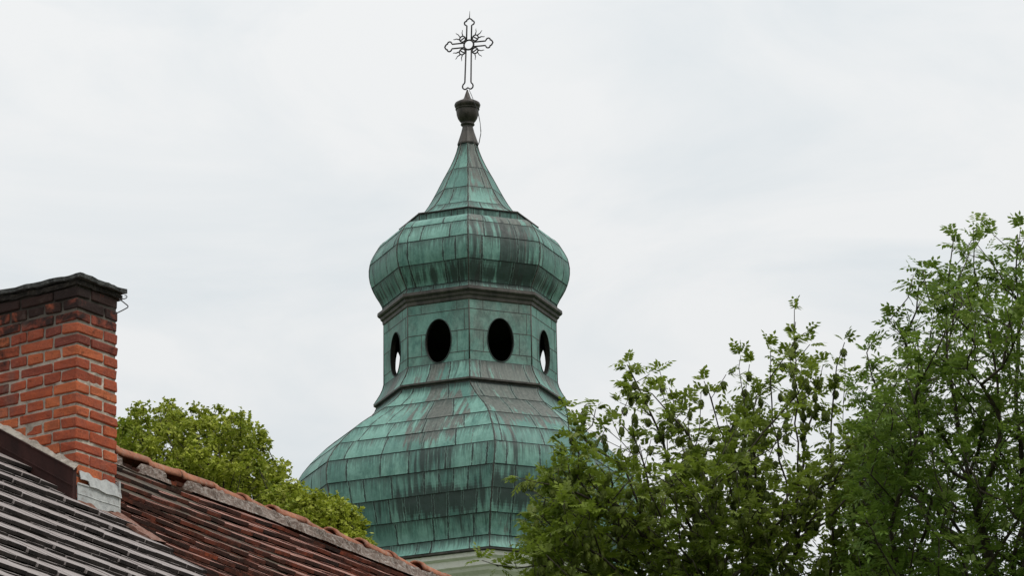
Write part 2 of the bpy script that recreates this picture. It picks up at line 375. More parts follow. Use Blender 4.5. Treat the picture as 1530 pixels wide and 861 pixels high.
class _Z:
    def uniform(s, a, b): return (a+b)/2
NR0 = _Z()
def bump1(x, c, w_): return math.exp(-((x-c)/w_)**2)
def copper_shell(mb, prof, courses, pw, brown, dark, lap=.010, sub=8, ridge=.009, seed=1):
    """panelled octagonal shell. prof: (row,S,F) ; courses: rows ; pw=(min,max) panel width"""
    rs = random.Random(seed); pr = smoothprof(prof)
    v0 = 0.
    for ci, (ya, yb) in enumerate(zip(courses, courses[1:])):
        n = max(2, int((yb-ya)/6)+1) if sub is None else sub
        ys = [ya+(yb-ya)*k/n for k in range(n+1)]
        rows = [ring(y, *interp(pr, y)[1:]) for y in ys]
        dv = [0.]
        for k in range(n):
            mid = lambda R, k_=k: (R[0]+R[1])/2
            dv.append(dv[-1] + (mid(rows[k+1])-mid(rows[k])).length)
        for f in range(8):
            Wd = (rows[n//2][(f+1) % 8]-rows[n//2][f]).length
            cuts = [0.]; x = rs.uniform(.25, 1)*pw[0]
            while x < Wd-.12: cuts.append(x/Wd); x += rs.choice((rs.uniform(*pw), rs.uniform(*pw), pw[0]*.62))
            cuts.append(1.)
            for a, b in zip(cuts, cuts[1:]):
                r = rs.random(); pb = rs.uniform(-.07, .07); pd = rs.uniform(-.10, .10)
                lift = rs.uniform(.4, 1.2)*lap
                slant = rs.uniform(-.006, .006)
                grid = []
                for k in range(n+1):
                    row = rows[k]; A_, B_ = row[f], row[(f+1) % 8]
                    nrm = (B_-A_).cross(Vector((0, 0, 1))).normalized()
                    up_ = rows[max(k-1, 0)][f]; dn_ = rows[min(k+1, n)][f]
                    o_ = (A_+B_)/2 - Vector((AX, YT, 0)); o_.z = 0; nrm = o_.normalized()
                    off = nrm*(lift*k/n + .002) + Vector((0, 0, slant*0))
                    grid.append([(A_.lerp(B_, t)+off) for t in (a, (a+b)/2, b)])
                wl = [(rows[k][(f+1) % 8]-rows[k][f]).length for k in range(n+1)]
                vs = [p for gr_ in grid for p in gr_]
                base = len(mb.v); mb.v.extend(vs)
                for k in range(n):
                    for h in range(2):
                        idx = [k*3+h, k*3+h+1, (k+1)*3+h+1, (k+1)*3+h]
                        mb.f.append(tuple(base+i for i in idx[::-1])); mb.m.append(0); tq = a+(b-a)*(h+.5)/2; yq = ya+(yb-ya)*(k+.5)/n
                        mb.c.append((r, brown(f, tq, yq, NR0)+pb, dark(f, tq, yq, NR0)+pd, 1)); mb.sm.append(True)
                        uu = []; ee = []
                        for (kk, hh) in ((k, h), (k, h+1), (k+1, h+1), (k+1, h)):
                            t = (a, (a+b)/2, b)[hh]; u = (t-.5)*wl[kk]; de = min((t-a), (b-t))*wl[kk]
                            uu.append((u + f*7.3, v0+dv[kk])); ee.append((de, dv[kk]))
                        mb.uv.append(uu[::-1]); mb.uv2.append(ee[::-1])
                # bottom lip
                lo = grid[-1]; inn = [p - nrm*(lift+.004) for p in lo]
                for h in range(2):
                    mb.quad([lo[h], inn[h], inn[h+1], lo[h+1]], 1, (.5, .5, .5, 1))
        v0 += dv[-1]
    if ridge:
        ys = []
        for ya, yb in zip(courses, courses[1:]): ys += [ya+(yb-ya)*k/4 for k in range(4)]
        ys.append(courses[-1]); rr = [ring(y, *interp(pr, y)[1:]) for y in ys]
        for c in range(8):
            mb.tube([r_[c] + (r_[c]-Vector((AX, YT, r_[c].z))).normalized()*.006 for r_ in rr], ridge, 5, 1)
def solid_rings(mb, prof, matid=0, cap=False, col=(.5, .5, .5, 1), smooth=False):
    """plain octagonal moulding from a list of (row,S,F)"""
    rr = [ring(*p) for p in prof]; v0 = 0
    for a, b in zip(rr, rr[1:]):
        dl = (a[0]-b[0]).length
        for f in range(8):
            g2 = (f+1) % 8; Wd = (a[g2]-a[f]).length
            mb.quad([b[f], b[g2], a[g2], a[f]], matid, col, [(f*7.3, v0+dl), (f*7.3+Wd, v0+dl), (f*7.3+Wd, v0), (f*7.3, v0)], smooth, [(9, 9)]*4)
        v0 += dl
    if cap:
        mb.quad(list(rr[0]), matid, col); mb.quad(list(rr[-1])[::-1], matid, col)

tower = root('church_tower', (AX, YT, 0))
tag(tower, 'church tower with green patinated copper onion dome and open lantern behind the tiled roof', 'church tower')
# --- lower dome
DOME = [(609,141,0),(615,143,2),(622,148,5),(634,160,10),(648,177,17),(660,194,22.5),(675,212,27.5),(694,231,31),(703,239,33),
        (720,252,35),(733,258.5,36.5),(745,262,36.5),(769,263,34.5),(803,258,31.5),(837,249,28.5),(861,241,27.5),(874,239.5,27),(882,242,27),(889,248,27)]
def _cr(y, S): return y - S*(.285-math.sin(PITCH+math.atan((430.5-y)/FPX)))
DC0 = [609, 638, 676, 703, 733.5, 769, 803, 837, 868.5, 889]
DC = [_cr(y, interp(DOME, y)[1]) for y in DC0]
DOME = [(_cr(a, b), b, c_) for a, b, c_ in DOME]
EV = _cr(889, 248)-889
def br_d(f, t, y, rs):
    b = .22
    if f == 1: b = .30 + .65/(1+math.exp((y-690)/14)) + .25*bump1(y, 850, 22)
    if f == 0: b = .24 + (.72*bump1(t, .60, .26))*(1/(1+math.exp((y-722)/12))) + .25*bump1(t, .15, .12)*bump1(y, 640, 20)
    if f == 2: b = .55
    return b
def dk_d(f, t, y, rs):
    d = .37
    if f == 0: d += .62*bump1(y, 806, 24)*bump1(t, .68, .30) + .26*bump1(y, 745, 28)*bump1(t, .6, .22) + .2*bump1(y, 850, 18)*bump1(t, .7, .3)
    if f == 1: d += .55*bump1(y, 800, 30) + .3*bump1(t, .2, .1)*bump1(y, 735, 30)
    return d
mb = MB(); copper_shell(mb, DOME, DC, (.48, .85), br_d, dk_d, lap=.014, seed=11)
solid_rings(mb, [(889+EV,248,27),(892+EV,248,27),(893+EV,240,26)], 1)
mb.build('lower_dome', [COPPER, BROWNCU], tower)
# --- stone cornice and tower shaft
mb = MB()
solid_rings(mb, [(a_+EV, b_, c_) for a_, b_, c_ in [(893,240,26),(893.2,243,26.5),(899,242,26.5),(901,238,26),(902,236,26),(911,234,25.5),(913,229,25),(917,226,25),(921,217,24),(925,214,24),(926,208,23),(936,207,23),(938,203,22),(946,202,22),(948,198,21)]])
mb.build('cornice', STUCCO, tower)
def shaft():
    mb = MB(); rt_ = ring(948+EV, 197, 21); zt = rt_[0].z
    lo = [Vector((p.x, p.y, 0)) for p in rt_]
    for f in range(8):
        g2 = (f+1) % 8; mb.quad([lo[f], lo[g2], rt_[g2], rt_[f]])
    mb.quad(rt_)
    for zz in (zt-6.2, zt-13):          # string courses
        for f in range(8):
            a, b = rt_[f].copy(), rt_[(f+1) % 8].copy(); n = ((a+b)/2-Vector((AX, YT, a.z))).normalized()*.12
            a.z = b.z = zz
            mb.box(a-n*.3, b-a, n*1.3, Vector((0, 0, .3)))
    for f in range(8):                  # corner pilasters
        a = rt_[f]; o_ = (a-Vector((AX, YT, a.z))).normalized()
        tt = Vector((-o_.y, o_.x, 0))*.22
        mb.box(Vector((a.x, a.y, 0))-tt-o_*.3, tt*2, o_*.36, Vector((0, 0, zt-.002)))
    mb.build('tower_wall', STUCCO, tower)
    for f in (0, 2, 4, 6):
        a, b = rt_[f], rt_[(f+1) % 8]; c = (a+b)/2; t = (b-a).normalized(); n = (c-Vector((AX, YT, c.z))).normalized()
        fr = MB(); gl = MB(); h = 2.6; w_ = 1.2; z0 = zt-4.6
        outl = [(-w_/2, 0), (w_/2, 0)] + [(w_/2*math.cos(k*math.pi/10), h-w_/2+w_/2*math.sin(k*math.pi/10)) for k in range(11)]
        pt = lambda q, d: Vector((c.x, c.y, z0)) + t*q[0] + Vector((0, 0, q[1])) + n*d
        gl.quad([pt(q, .01) for q in outl]); fr.tube([pt(q, .03) for q in outl], .09, 4, closed=True, smooth=False)
        o = fr.build('belfry_window', STUCCO, tower); q_ = gl.build('louvre', LOUVRE, o)
        q_.location = -Vector((0, 0, 0))
        # child of a child: mesh stored relative to tower, so shift from tower origin
        for v in q_.data.vertices: v.co -= Vector((AX, YT, 0))
shaft()

# --- lantern: hollow drum with oval openings
def lantern():
    mb = MB(); K = 48; th = .085
    yt, yb = 483, 573
    for f in range(8):
        T = ring(yt, 128.5, 0); B = ring(yb, 129.5, 0); k = mpp(540)
        A_, B_ = B[f], B[(f+1) % 8]; c = (A_+B_)/2; t = (B_-A_).normalized(); W = (B_-A_).length; n = (c-Vector((AX, YT, c.z))).normalized()
        zb, ztp = z_of(yb), z_of(yt); zc = z_of(540.5); a_, b_ = 20.6*k, 33.5*k
        def pos(x, z, d=0.): return Vector((c.x, c.y, z)) + t*x + n*d
        rs = random.Random(f+40); br = {0: .48, 1: .66}.get(f, .45); colr = (rs.random()*.5+.25, br, .38, 1)
        inner = [(a_*math.cos(2*math.pi*i/K), zc+b_*math.sin(2*math.pi*i/K)) for i in range(K)]
        outer = []
        for i in range(K):
            cx, sz = math.cos(2*math.pi*i/K), math.sin(2*math.pi*i/K)
            dx = W/2; dz = (ztp-zc) if sz > 0 else (zc-zb)
            s1 = min(dx/abs(cx) if abs(cx) > 1e-6 else 1e9, dz/abs(sz) if abs(sz) > 1e-6 else 1e9)
            outer.append((cx*s1, zc+sz*s1))
        corners = [(W/2, ztp), (-W/2, ztp), (-W/2, zb), (W/2, zb)]
        def uvf(x, z): return (x + f*7.3, -z)
        # seams: split surface in courses through the 'edge' uv
        hs = [zb+.0, zb+.17, zb+.60, zb+1.02]
        def edge(x, z):
            return (min(abs(x-q) for q in (-W*.19+.1*(f % 2), W*.24)) if abs(x) < W*.47 else W/2-abs(x), 9)
        def face(pl, m_=3):
            mb.quad([pos(x, z) for x, z in pl], m_, colr, [uvf(x, z) for x, z in pl], False, [(9, 9)]*len(pl))
        for i in range(K):
            j = (i+1) % K; pl = [inner[i], outer[i], outer[j], inner[j]]
            # corner fill
            for cxz in corners:
                if (abs(outer[i][0]-cxz[0]) < 1e-6) != (abs(outer[j][0]-cxz[0]) < 1e-6) and (abs(outer[i][1]-cxz[1]) < 1e-6 or abs(outer[j][1]-cxz[1]) < 1e-6):
                    pl = [inner[i], outer[i], cxz, outer[j], inner[j]]
            face(pl)
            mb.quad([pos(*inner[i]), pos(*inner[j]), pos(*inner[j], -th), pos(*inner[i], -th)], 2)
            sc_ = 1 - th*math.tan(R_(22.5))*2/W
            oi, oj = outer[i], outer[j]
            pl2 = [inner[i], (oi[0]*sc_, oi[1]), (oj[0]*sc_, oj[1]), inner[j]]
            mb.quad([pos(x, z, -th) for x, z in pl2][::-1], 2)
        # thin standing seams on the sheet joints
        for zz in hs[1:]:
            half = W/2-.01
            segs = [(-half, half)]
            if abs(zz-zc) < b_:
                e_ = a_*math.sqrt(1-((zz-zc)/b_)**2)+.012; segs = [(-half, -e_), (e_, half)]
            for x0, x1 in segs:
                mb.box(pos(x0, zz, -.002), t*(x1-x0), n*.006, Vector((0, 0, .011)), 1)
        for q, (z0_, z1_) in enumerate(((zb, hs[1]), (hs[1], hs[2]), (hs[2], hs[3]), (hs[3], ztp))):
            xs = (-W*.28, W*.30) if q % 2 else (-W*.02, W*.42)
            for x in xs:
                if abs(x) < a_*1.05 and z1_ > zc-b_ and z0_ < zc+b_:
                    continue
                mb.box(pos(x, z0_, -.002), t*.008, n*.006, Vector((0, 0, z1_-z0_)), 1)
    # inner floor and ceiling
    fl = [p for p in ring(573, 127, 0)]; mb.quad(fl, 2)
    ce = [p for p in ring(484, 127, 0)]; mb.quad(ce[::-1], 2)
    for c in range(8):
        a, b = ring(483, 128.5, 0)[c], ring(573, 129.5, 0)[c]; mb.tube([a, b], .014, 5, 1)
    SK = [(573,129.5,0),(579,131,0),(585,133.5,0),(591,137,0),(597,141,0),(603,145,0)]
    def bs(f, t, y, rs): return {0: .5, 1: .62}.get(f, .45) + (.42*math.exp(-((t-.5)/.2)**2)-.04) + rs.uniform(-.05, .05)
    copper_shell(mb, SK, [573, 603], (.7, 1.1), bs, lambda f, t, y, rs: .45, lap=.004, seed=5, ridge=.009)
    solid_rings(mb, [(603,145.5,0),(605.5,145.5,0),(607,141,0),(610,140.5,0)], 1)
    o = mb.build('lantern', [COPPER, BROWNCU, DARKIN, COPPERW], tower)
    for f in range(8):
        B = ring(573, 129.5, 0); A_, B_ = B[f], B[(f+1) % 8]; c = (A_+B_)/2; t = (B_-A_).normalized(); n = (c-Vector((AX, YT, c.z))).normalized()
        k = mpp(540); zc = z_of(540.5)
        fm = MB(); fm.tube([Vector((c.x, c.y, zc))+t*(20.9*k*math.cos(q*math.pi/24))+Vector((0, 0, 33.8*k*math.sin(q*math.pi/24)))+n*.004 for q in range(48)], .011, 5, closed=True)
        wf = fm.build('window_frame', COPPER, o)
        for v in wf.data.vertices: v.co -= Vector((AX, YT, 0))
lantern()
# --- cornice under the onion
mb = MB()
solid_rings(mb, [(465.5,133,0),(466,138,0),(470.5,138.5,0),(472.5,137,0),(473,134.5,0),(477,133.5,0),(479,131,0),(483,130.5,0),(485,128.6,0)])
mb.build('lantern_cornice', BROWNCU, tower)
# --- onion
ON = [(352,105,0),(354.5,116,0),(358,124,0),(363,130.5,0),(369,135,0),(376,139.5,0),(388,146.2,0),(402,149.3,0),(412,149.2,0),(423,147.2,0),(434,143.2,0),(444,137.8,0),(451,133.2,0),(457,130.2,0),(462,130,0),(466,134,0)]
def br_o(f, t, y, rs):
    b = .20
    if f == 1: b = .40 + .25*bump1(t, .12, .12) + .30*bump1(t, .66, .16) + .2*bump1(y, 358, 12)
    if f == 0: b += .3*bump1(t, .9, .08)
    if f == 2: b = .42
    return b
def dk_o(f, t, y, rs):
    d = .36 + .32*bump1(y, 446, 16)
    if f == 1: d += .18 + .34*bump1(t, .62, .18)*bump1(y, 405, 35)
    return d
mb = MB(); copper_shell(mb, ON, [352, 369, 394, 428, 457, 466], (.42, .75), br_o, dk_o, lap=.010, seed=21)
mb.build('onion_dome', [COPPER, BROWNCU], tower)
# --- spire with fascia
SP = [(215.5,13.6,0),(228,17,0),(240,22,0),(252,28,0),(264,35,0),(280,43.5,0),(292,50,0),(304,57,0),(312,62.5,0),(321,70,0),(329,78,0),(336,90,0),(340,104,0)]
def br_s(f, t, y, rs):
    if f == 1: return (.78 if y < 290 else .6)+rs.uniform(-.1, .1)
    return (.6 if y < 235 else .3)+rs.uniform(-.1, .1)
mb = MB(); copper_shell(mb, SP, [215.5, 258, 292, 321, 340], (.6, 1.0), br_s, lambda f, t, y, rs: .42+(.1 if y < 260 else 0), lap=.006, seed=31, ridge=.009)
solid_rings(mb, [(340,104.5,0),(341.2,104.5,0),(341.4,102.5,0)], 1)
copper_shell(mb, [(341.4,102.5,0),(346,102.5,0),(352,102.5,0),(354,104,0)], [341.4, 354], (.22, .6), lambda f, t, y, rs: .3+rs.uniform(-.1, .3), lambda f, t, y, rs: .4+rs.uniform(-.1, .3), lap=.002, seed=33, ridge=.007)
mb.build('spire', [COPPER, BROWNCU], tower)
# --- ribbed neck, urn
def lathe(mb, prof, n=24, matid=0, rib=0., smooth=True, col=(.5, .5, .5, 1)):
    vs = []; 
    for (y, r) in prof:
        k = mpp(y); zz = z_of(y)
        for i in range(n):
            rr = r*k*(1+(rib if i % 2 else 0)); a = 2*math.pi*i/n+.2
            vs.append(Vector((AX+rr*math.cos(a), YT+rr*math.sin(a), zz)))
    fs = [(j*n+i, (j+1)*n+i, (j+1)*n+(i+1) % n, j*n+(i+1) % n) for j in range(len(prof)-1) for i in range(n)]
    fs = [f[::-1] for f in fs]
    fs.append(tuple(range(n))); fs.append(tuple((len(prof)-1)*n+i for i in range(n))[::-1])
    mb.faces(vs, fs, matid, col, smooth)
mb = MB(); lathe(mb, [(187,7.2),(190,7.6),(197,9.3),(205,11.8),(211,13.8),(214,14.8),(216,14.6)], 24, 0, .07, False)
mb.build('spire_neck', BROWNCU, tower)
mb = MB()
lathe(mb, [(133,.9),(136,1.8),(140,3.4),(144,4.6),(147,6.2),(149,9.5),(151.5,15),(153.5,18.6),(156,19.6),(158.5,19),(160,17.6),(161.5,16.6),(166,16.8),(171,16.2),(176,14.6),(180,12),(182,10.2),(183.5,9.4),(184.5,10.4),(186,10.4),(187.2,9),(188.2,7.5)], 28)
lathe(mb, [(161.2,17.8),(162.2,18.2),(163.2,17.8),(163.4,16.4)], 28)
mb.build('finial_urn', URNM, tower)
# --- cross
def cross():
    k = mpp(66); zc = z_of(66); th = R_(14)
    ex = Vector((math.cos(th), math.sin(th)*-1, 0)); lean = R_(2.0)
    # right arm slightly nearer the camera
    def pt(x, y):
        xx = x*math.cos(lean)+y*math.sin(lean); yy = -x*math.sin(lean)+y*math.cos(lean)
        yy += 0.035*x
        return Vector((AX, YT, zc)) + ex*(xx*k/.97+3.2*k) + Vector((0, 0, 1))*(yy*k/.95)
    mb = MB(); rad = 1.2*k
    def end(dx, dy, bw, L0, L1, foot=False):
        px_, py_ = -dy, dx
        h = [(L0, bw), (L1-11, bw), (L1-10.2, 5.0), (L1-8.9, 6.8), (L1-7, 7.4), (L1-5.1, 6.8), (L1-4.2, 5.4), (L1-4.0, 4.1), (L1-3.1, 4.2), (L1-1.9, 3.3), (L1-.8, 1.6)]
        m_ = [(L1, 0)]
        if foot: h = [(L0, bw), (L1-11, bw+.6), (L1-9.4, 5.2), (L1-7.6, 7.0), (L1-5, 7.9), (L1-2.4, 7.4), (L1-.7, 5.6), (L1-.2, 3.8), (L1-1, 2.0)]; m_ = [(L1-2.6, 0)]
        hs = h + m_ + [(a, -b) for a, b in h[::-1]]
        return [(dx*a+px_*b, dy*a+py_*b) for a, b in hs]
    for d, bw, Lm in (((0, 1), 3.5, 40), ((1, 0), 3.3, 36), ((-1, 0), 3.3, 36)):
        o_ = end(d[0], d[1], bw, 6.3, Lm); mb.tube([pt(*p) for p in o_], rad, 5)
    o_ = end(0, -1, 3.9, 6.3, 67, True)
    mb.tube([pt(*p) for p in o_], rad, 5)
    mb.tube([pt(7.2*math.cos(i*math.pi/14), 7.2*math.sin(i*math.pi/14)) for i in range(28)], rad*1.15, 6, closed=True)
    for sx in (-1, 1):
        for sy in (-1, 1):
            cx, cy = 9.6*sx, 9.6*sy
            mb.tube([pt(cx+4.3*math.cos(i*math.pi/9), cy+4.3*math.sin(i*math.pi/9)) for i in range(18)], rad*.9, 5, closed=True)
            mb.tube([pt(cx-3*sx, cy+2*sy), pt(cx, cy), pt(cx+3*sx, cy-2*sy)], rad*.9, 5)
            base = math.atan2(sy, sx)
            for da in (-.72, 0, .72):
                a = base+da; pp = []
                Lr = 10 if da == 0 else 9.5
                for q in range(8):
                    rr = 4.3+Lr*q/7; wv = .45*math.sin(q*1.3)*(1 if da >= 0 else -1)
                    pp.append(pt(cx+rr*math.cos(a)-wv*math.sin(a), cy+rr*math.sin(a)+wv*math.cos(a)))
                mb.tube(pp, [rad*(1-.08*q) for q in range(8)], 4)
    mb.tube([pt(0, 40), pt(.2, 45), pt(.3, 51)], [rad*.8, rad*.6, rad*.3], 4)
    mb.build('cross', IRON, tower)
    cb = MB(); DT = (P(703, 150, 1)-CAM); Dd = YT*math.cos(PITCH)+(z_of(170)-1.6)*math.sin(PITCH)
    pts = [(701, 134), (704.5, 142), (708, 151), (713, 163), (715, 172), (717.5, 184), (718.5, 200), (716, 213), (712, 222)]
    cb.tube([P(x, y, Dd-.2) for x, y in pts], .008, 4)
    pts = [(713.5, 165), (716.5, 182), (718, 196), (714.5, 214), (711, 221)]
    cb.tube([P(x+.8, y, Dd-.28) for x, y in pts], .006, 4)
    cb.build('lightning_cable', WIREM, tower)
cross()

# ================================================================ house with tiled roof and chimney
D0 = 32.8; O = P(113, 752, D0)
ar = R_(59.4); pr_ = R_(35)
RX = Vector((math.cos(ar), math.sin(ar), 0)); DX = Vector((math.sin(ar), -math.cos(ar), 0))
SL = DX*math.cos(pr_) - Vector((0, 0, 1))*math.sin(pr_)
NR = DX*math.sin(pr_) + Vector((0, 0, 1))*math.cos(pr_)
TR = -2.11         # ridge position up the slope
TE = 7.4           # eaves
house = root('tiled_house', (O + RX*3 + DX*(TR*math.cos(pr_)) ).to_2d().to_3d())
tag(house, 'house under a steep roof of grey and worn red clay tiles with a brick chimney', 'house')
def RP(r, t, h=0.):
    sag = -.035*math.sin(max(0, min(1, (r-.4)/4.0))*math.pi)*(1-max(0, min(1, (t-TR)/4)))
    return O + RX*r + SL*t + NR*(h+sag)
R0, R1 = -4.5, 7.5
def tiles(mb, r0, r1, t_start, t_end, ex, wid, th, clip=None, seed=3, jt=.012, gap=.004, fwd=.022, dh=0., hv=.004, twv=.0022, sm=1):
    rs = random.Random(seed); t = t_start; row = 0
    while t < t_end:
        for lay in (0, 1):
            r = r0 - (wid/2 if (row+lay) % 2 else 0)
            while r < r1:
                a, b = max(r, r0), min(r+wid, r1)
                if b-a > .03 and not (clip and clip((a+b)/2, t)):
                    tt = t + rs.uniform(-jt, jt) + (fwd if lay == 0 else -.006) + .014*math.sin((r*1.3+row*1.7)); hj = rs.uniform(-hv*.4, hv)
                    head = max(tt - ex - .10, TR+.03)
                    hb = lay*(th+.002) + 2*th + hj + dh; hh = lay*th + dh
                    tw = rs.uniform(-twv, twv)
                    c1 = rs.random(); col = (c1, rs.random(), rs.random(), 1)
                    A = [RP(a+gap, tt, hb-tw), RP(b-gap, tt, hb+tw), RP(b-gap, head, hh), RP(a+gap, head, hh)]
                    T_ = [RP(a+gap+.001, tt-.004, hb-tw+th*.95), RP(b-gap-.001, tt-.004, hb+tw+th*.95), RP(b-gap, head, hh+th*.95), RP(a+gap, head, hh+th*.95)]
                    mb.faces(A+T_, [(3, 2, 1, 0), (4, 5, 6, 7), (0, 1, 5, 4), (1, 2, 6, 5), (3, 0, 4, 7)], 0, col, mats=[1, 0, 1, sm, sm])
                r += wid
        t += ex; row += 1
CHR = .395; CHL = 1.0
ac = R_(55.2); CR = Vector((math.cos(ac), math.sin(ac), 0)); CDn = Vector((math.sin(ac), -math.cos(ac), 0)); Z = Vector((0, 0, 1))
BW = .405          # boundary between grey and red tiling (r)
def inchim(r, t): return -.05 < r < .425 and -CHL*1.3 < t < .14
mb = MB()
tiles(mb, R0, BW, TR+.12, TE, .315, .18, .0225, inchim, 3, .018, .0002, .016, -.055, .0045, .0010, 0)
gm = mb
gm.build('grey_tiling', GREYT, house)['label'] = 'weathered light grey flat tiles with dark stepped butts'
mb = MB()
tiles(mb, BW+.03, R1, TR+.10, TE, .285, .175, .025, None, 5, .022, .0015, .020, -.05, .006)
mb.build('red_tiling', REDT, house)['label'] = 'old red-brown clay tiles with pale faces and darker butts'
# deck, back slope, walls
mb = MB()
def BP(r, s, h=0.): return O + RX*r + SL*TR + (-DX*math.cos(pr_) - Z*math.sin(pr_))*s + (-DX*math.sin(pr_)+Z*math.cos(pr_))*h
def plane(a, b, c, d, th_):
    n = (b-a).cross(d-a).normalized(); n = n if n.z > 0 else -n
    mb.box(a-n*th_, b-a, d-a, n*th_)
plane(RP(R0, TR, -.002)*1, RP(R1, TR, -.002), None, RP(R0, TE-.02, -.002), .1)
mb.build('roof_deck', LOUVRE, house)
mb = MB()
LS = TE-TR; rowt = .10; kk = 0
rs = random.Random(9)
while rowt < LS:
    r = R0-(.2 if kk % 2 else 0)
    while r < R1:
        a, b = max(r, R0), min(r+.4, R1); c = (rs.random(), rs.random(), rs.random(), 1)
        if b-a > .02:
            A = [BP(a, rowt, .05), BP(b-.004, rowt, .05), BP(b-.004, max(rowt-.36, .03), .0), BP(a, max(rowt-.36, .03), .0)]
            T_ = [p + (-DX*math.sin(pr_)+Z*math.cos(pr_))*.02 for p in A]
            mb.faces(A+T_, [(0, 1, 2, 3), (7, 6, 5, 4), (4, 5, 1, 0), (5, 6, 2, 1), (7, 4, 0, 3)], 0, c, mats=[1, 0, 1, 1, 1])
        r += .4
    rowt += .30; kk += 1
mb.build('rear_tiling', REDT, house)
mb = MB()
ez = (O+SL*(TE-.5)).z; ridge = O+SL*TR
half = (TE-.5-TR)*math.cos(pr_)
c0 = ridge + RX*(R0+.3); c1 = ridge + RX*(R1-.3)
def G_(c, s, z): q = c + DX*half*s; return Vector((q.x, q.y, z))
for c in (c0, c1):
    top = Vector((c.x, c.y, ridge.z-.15))
    mb.quad([G_(c, 1, 0), G_(c, -1, 0), G_(c, -1, ez-.1), top, G_(c, 1, ez-.1)])
for s in (1, -1): mb.quad([G_(c0, s, 0), G_(c1, s, 0), G_(c1, s, ez-.1), G_(c0, s, ez-.1)])
mb.build('house_wall', PLASTER, house)
for i in range(4):
    rr = c0.lerp(c1, (i+.5)/4) + DX*(half+.01); w1 = MB(); w2 = MB()
    a = Vector((rr.x, rr.y, 2.6))-RX*.5
    for (o_, x, y) in ((a-Z*.08-RX*.08, RX*1.16, Z*.1), (a+Z*1.4, RX*1.0, Z*.08), (a-RX*.08, RX*.08, Z*1.48), (a+RX*1.0, RX*.08, Z*1.48), (a+RX*.47, RX*.06, Z*1.4)):
        w1.box(o_, x, y, DX*.06)
    w2.quad([a, a+RX, a+RX+Z*1.4, a+Z*1.4])
    f_ = w1.build('house_window', STUCCO, house); p_ = w2.build('pane', GLASS, f_)
    for v in p_.data.vertices: v.co -= Vector(house['_o'])
# ridge tiles, mortar
rs = random.Random(4)
def ridge_tile(r, ln, dz, tilt, open_=False, rad=.076):
    mb = MB(); n = 10; col = (rs.random(), rs.random(), 0, 1)
    rows = []
    for (q, ra) in ((0, rad*1.15), (.05, rad*1.15), (.07, rad*1.02), (ln*.5, rad*.97), (ln+.05, rad*.88)):
        base = RP(r+q, TR, 0) - NR*0 ; base = base + Z*(.030+dz+tilt*q)
        rows.append([[base + DX*(math.cos(math.pi*i/n)*(ra-e)*1.05) + Z*(math.sin(math.pi*i/n)*(ra-e)) for i in range(n+1)] for e in (0, .016)])
    vs = [p for rw in rows for sh in rw for p in sh]; S = (n+1)
    fs = []
    for j in range(len(rows)-1):
        for i in range(n):
            a = j*2*S+i; b = (j+1)*2*S+i
            fs.append((a, a+1, b+1, b)); fs.append((a+S+1, a+S, b+S, b+S+1))
        fs.append((j*2*S, (j+1)*2*S, (j+1)*2*S+S, j*2*S+S)); fs.append(((j+1)*2*S+n, j*2*S+n, j*2*S+S+n, (j+1)*2*S+S+n))
    for j in (0, len(rows)-1):
        for i in range(n):
            a = j*2*S+i; f = (a, a+S, a+S+1, a+1); fs.append(f if j == 0 else f[::-1])
    mb.faces(vs, fs, 0, col, True)
    return mb.build('ridge_tile', RIDGEM, house)
r = R0
while r < R1-.3:
    late = r > 2.5
    ridge_tile(r, .385, rs.uniform(-.010, .012)+(.01 if late else 0), rs.uniform(-.06, .06)); r += .385 + (rs.uniform(0, .02) if late else 0)
mb = MB(); nseg = 260
def lumpy(side):
    prev = None
    for i in range(nseg+1):
        r = R0+(R1-R0)*i/nseg; nz = mn.noise(Vector((r*5, side*9, 0))); nz2 = mn.noise(Vector((r*17, side*9, 4)))
        gapf = 0 if (side > 0 and (2.80 < r < 3.05 or 3.35 < r < 3.6)) else 1
        w_ = .105+.035*nz+.02*nz2
        sec = []; top_n = .02*mn.noise(Vector((r*3.1, side, 2)))
        for q in range(5):
            a = q/4; t = (.062+w_*a); h = (.020+.030*(1-a**1.6)+.036*mn.noise(Vector((r*14, a*5, side))) + .018*(1-a))*gapf*1.0 - .03*(1-gapf)
            if a == 1: h = .02
            sec.append(RP(r, TR+t, h+.02) if side > 0 else BP(r, t, h))
        if prev:
            for q in range(4): mb.quad([prev[q], prev[q+1], sec[q+1], sec[q]][::(1 if side > 0 else -1)], 0, (.5, .5, .5, 1), None, False)
        prev = sec
lumpy(1); lumpy(-1)
mb.build('ridge_bedding', RMORTAR, house)

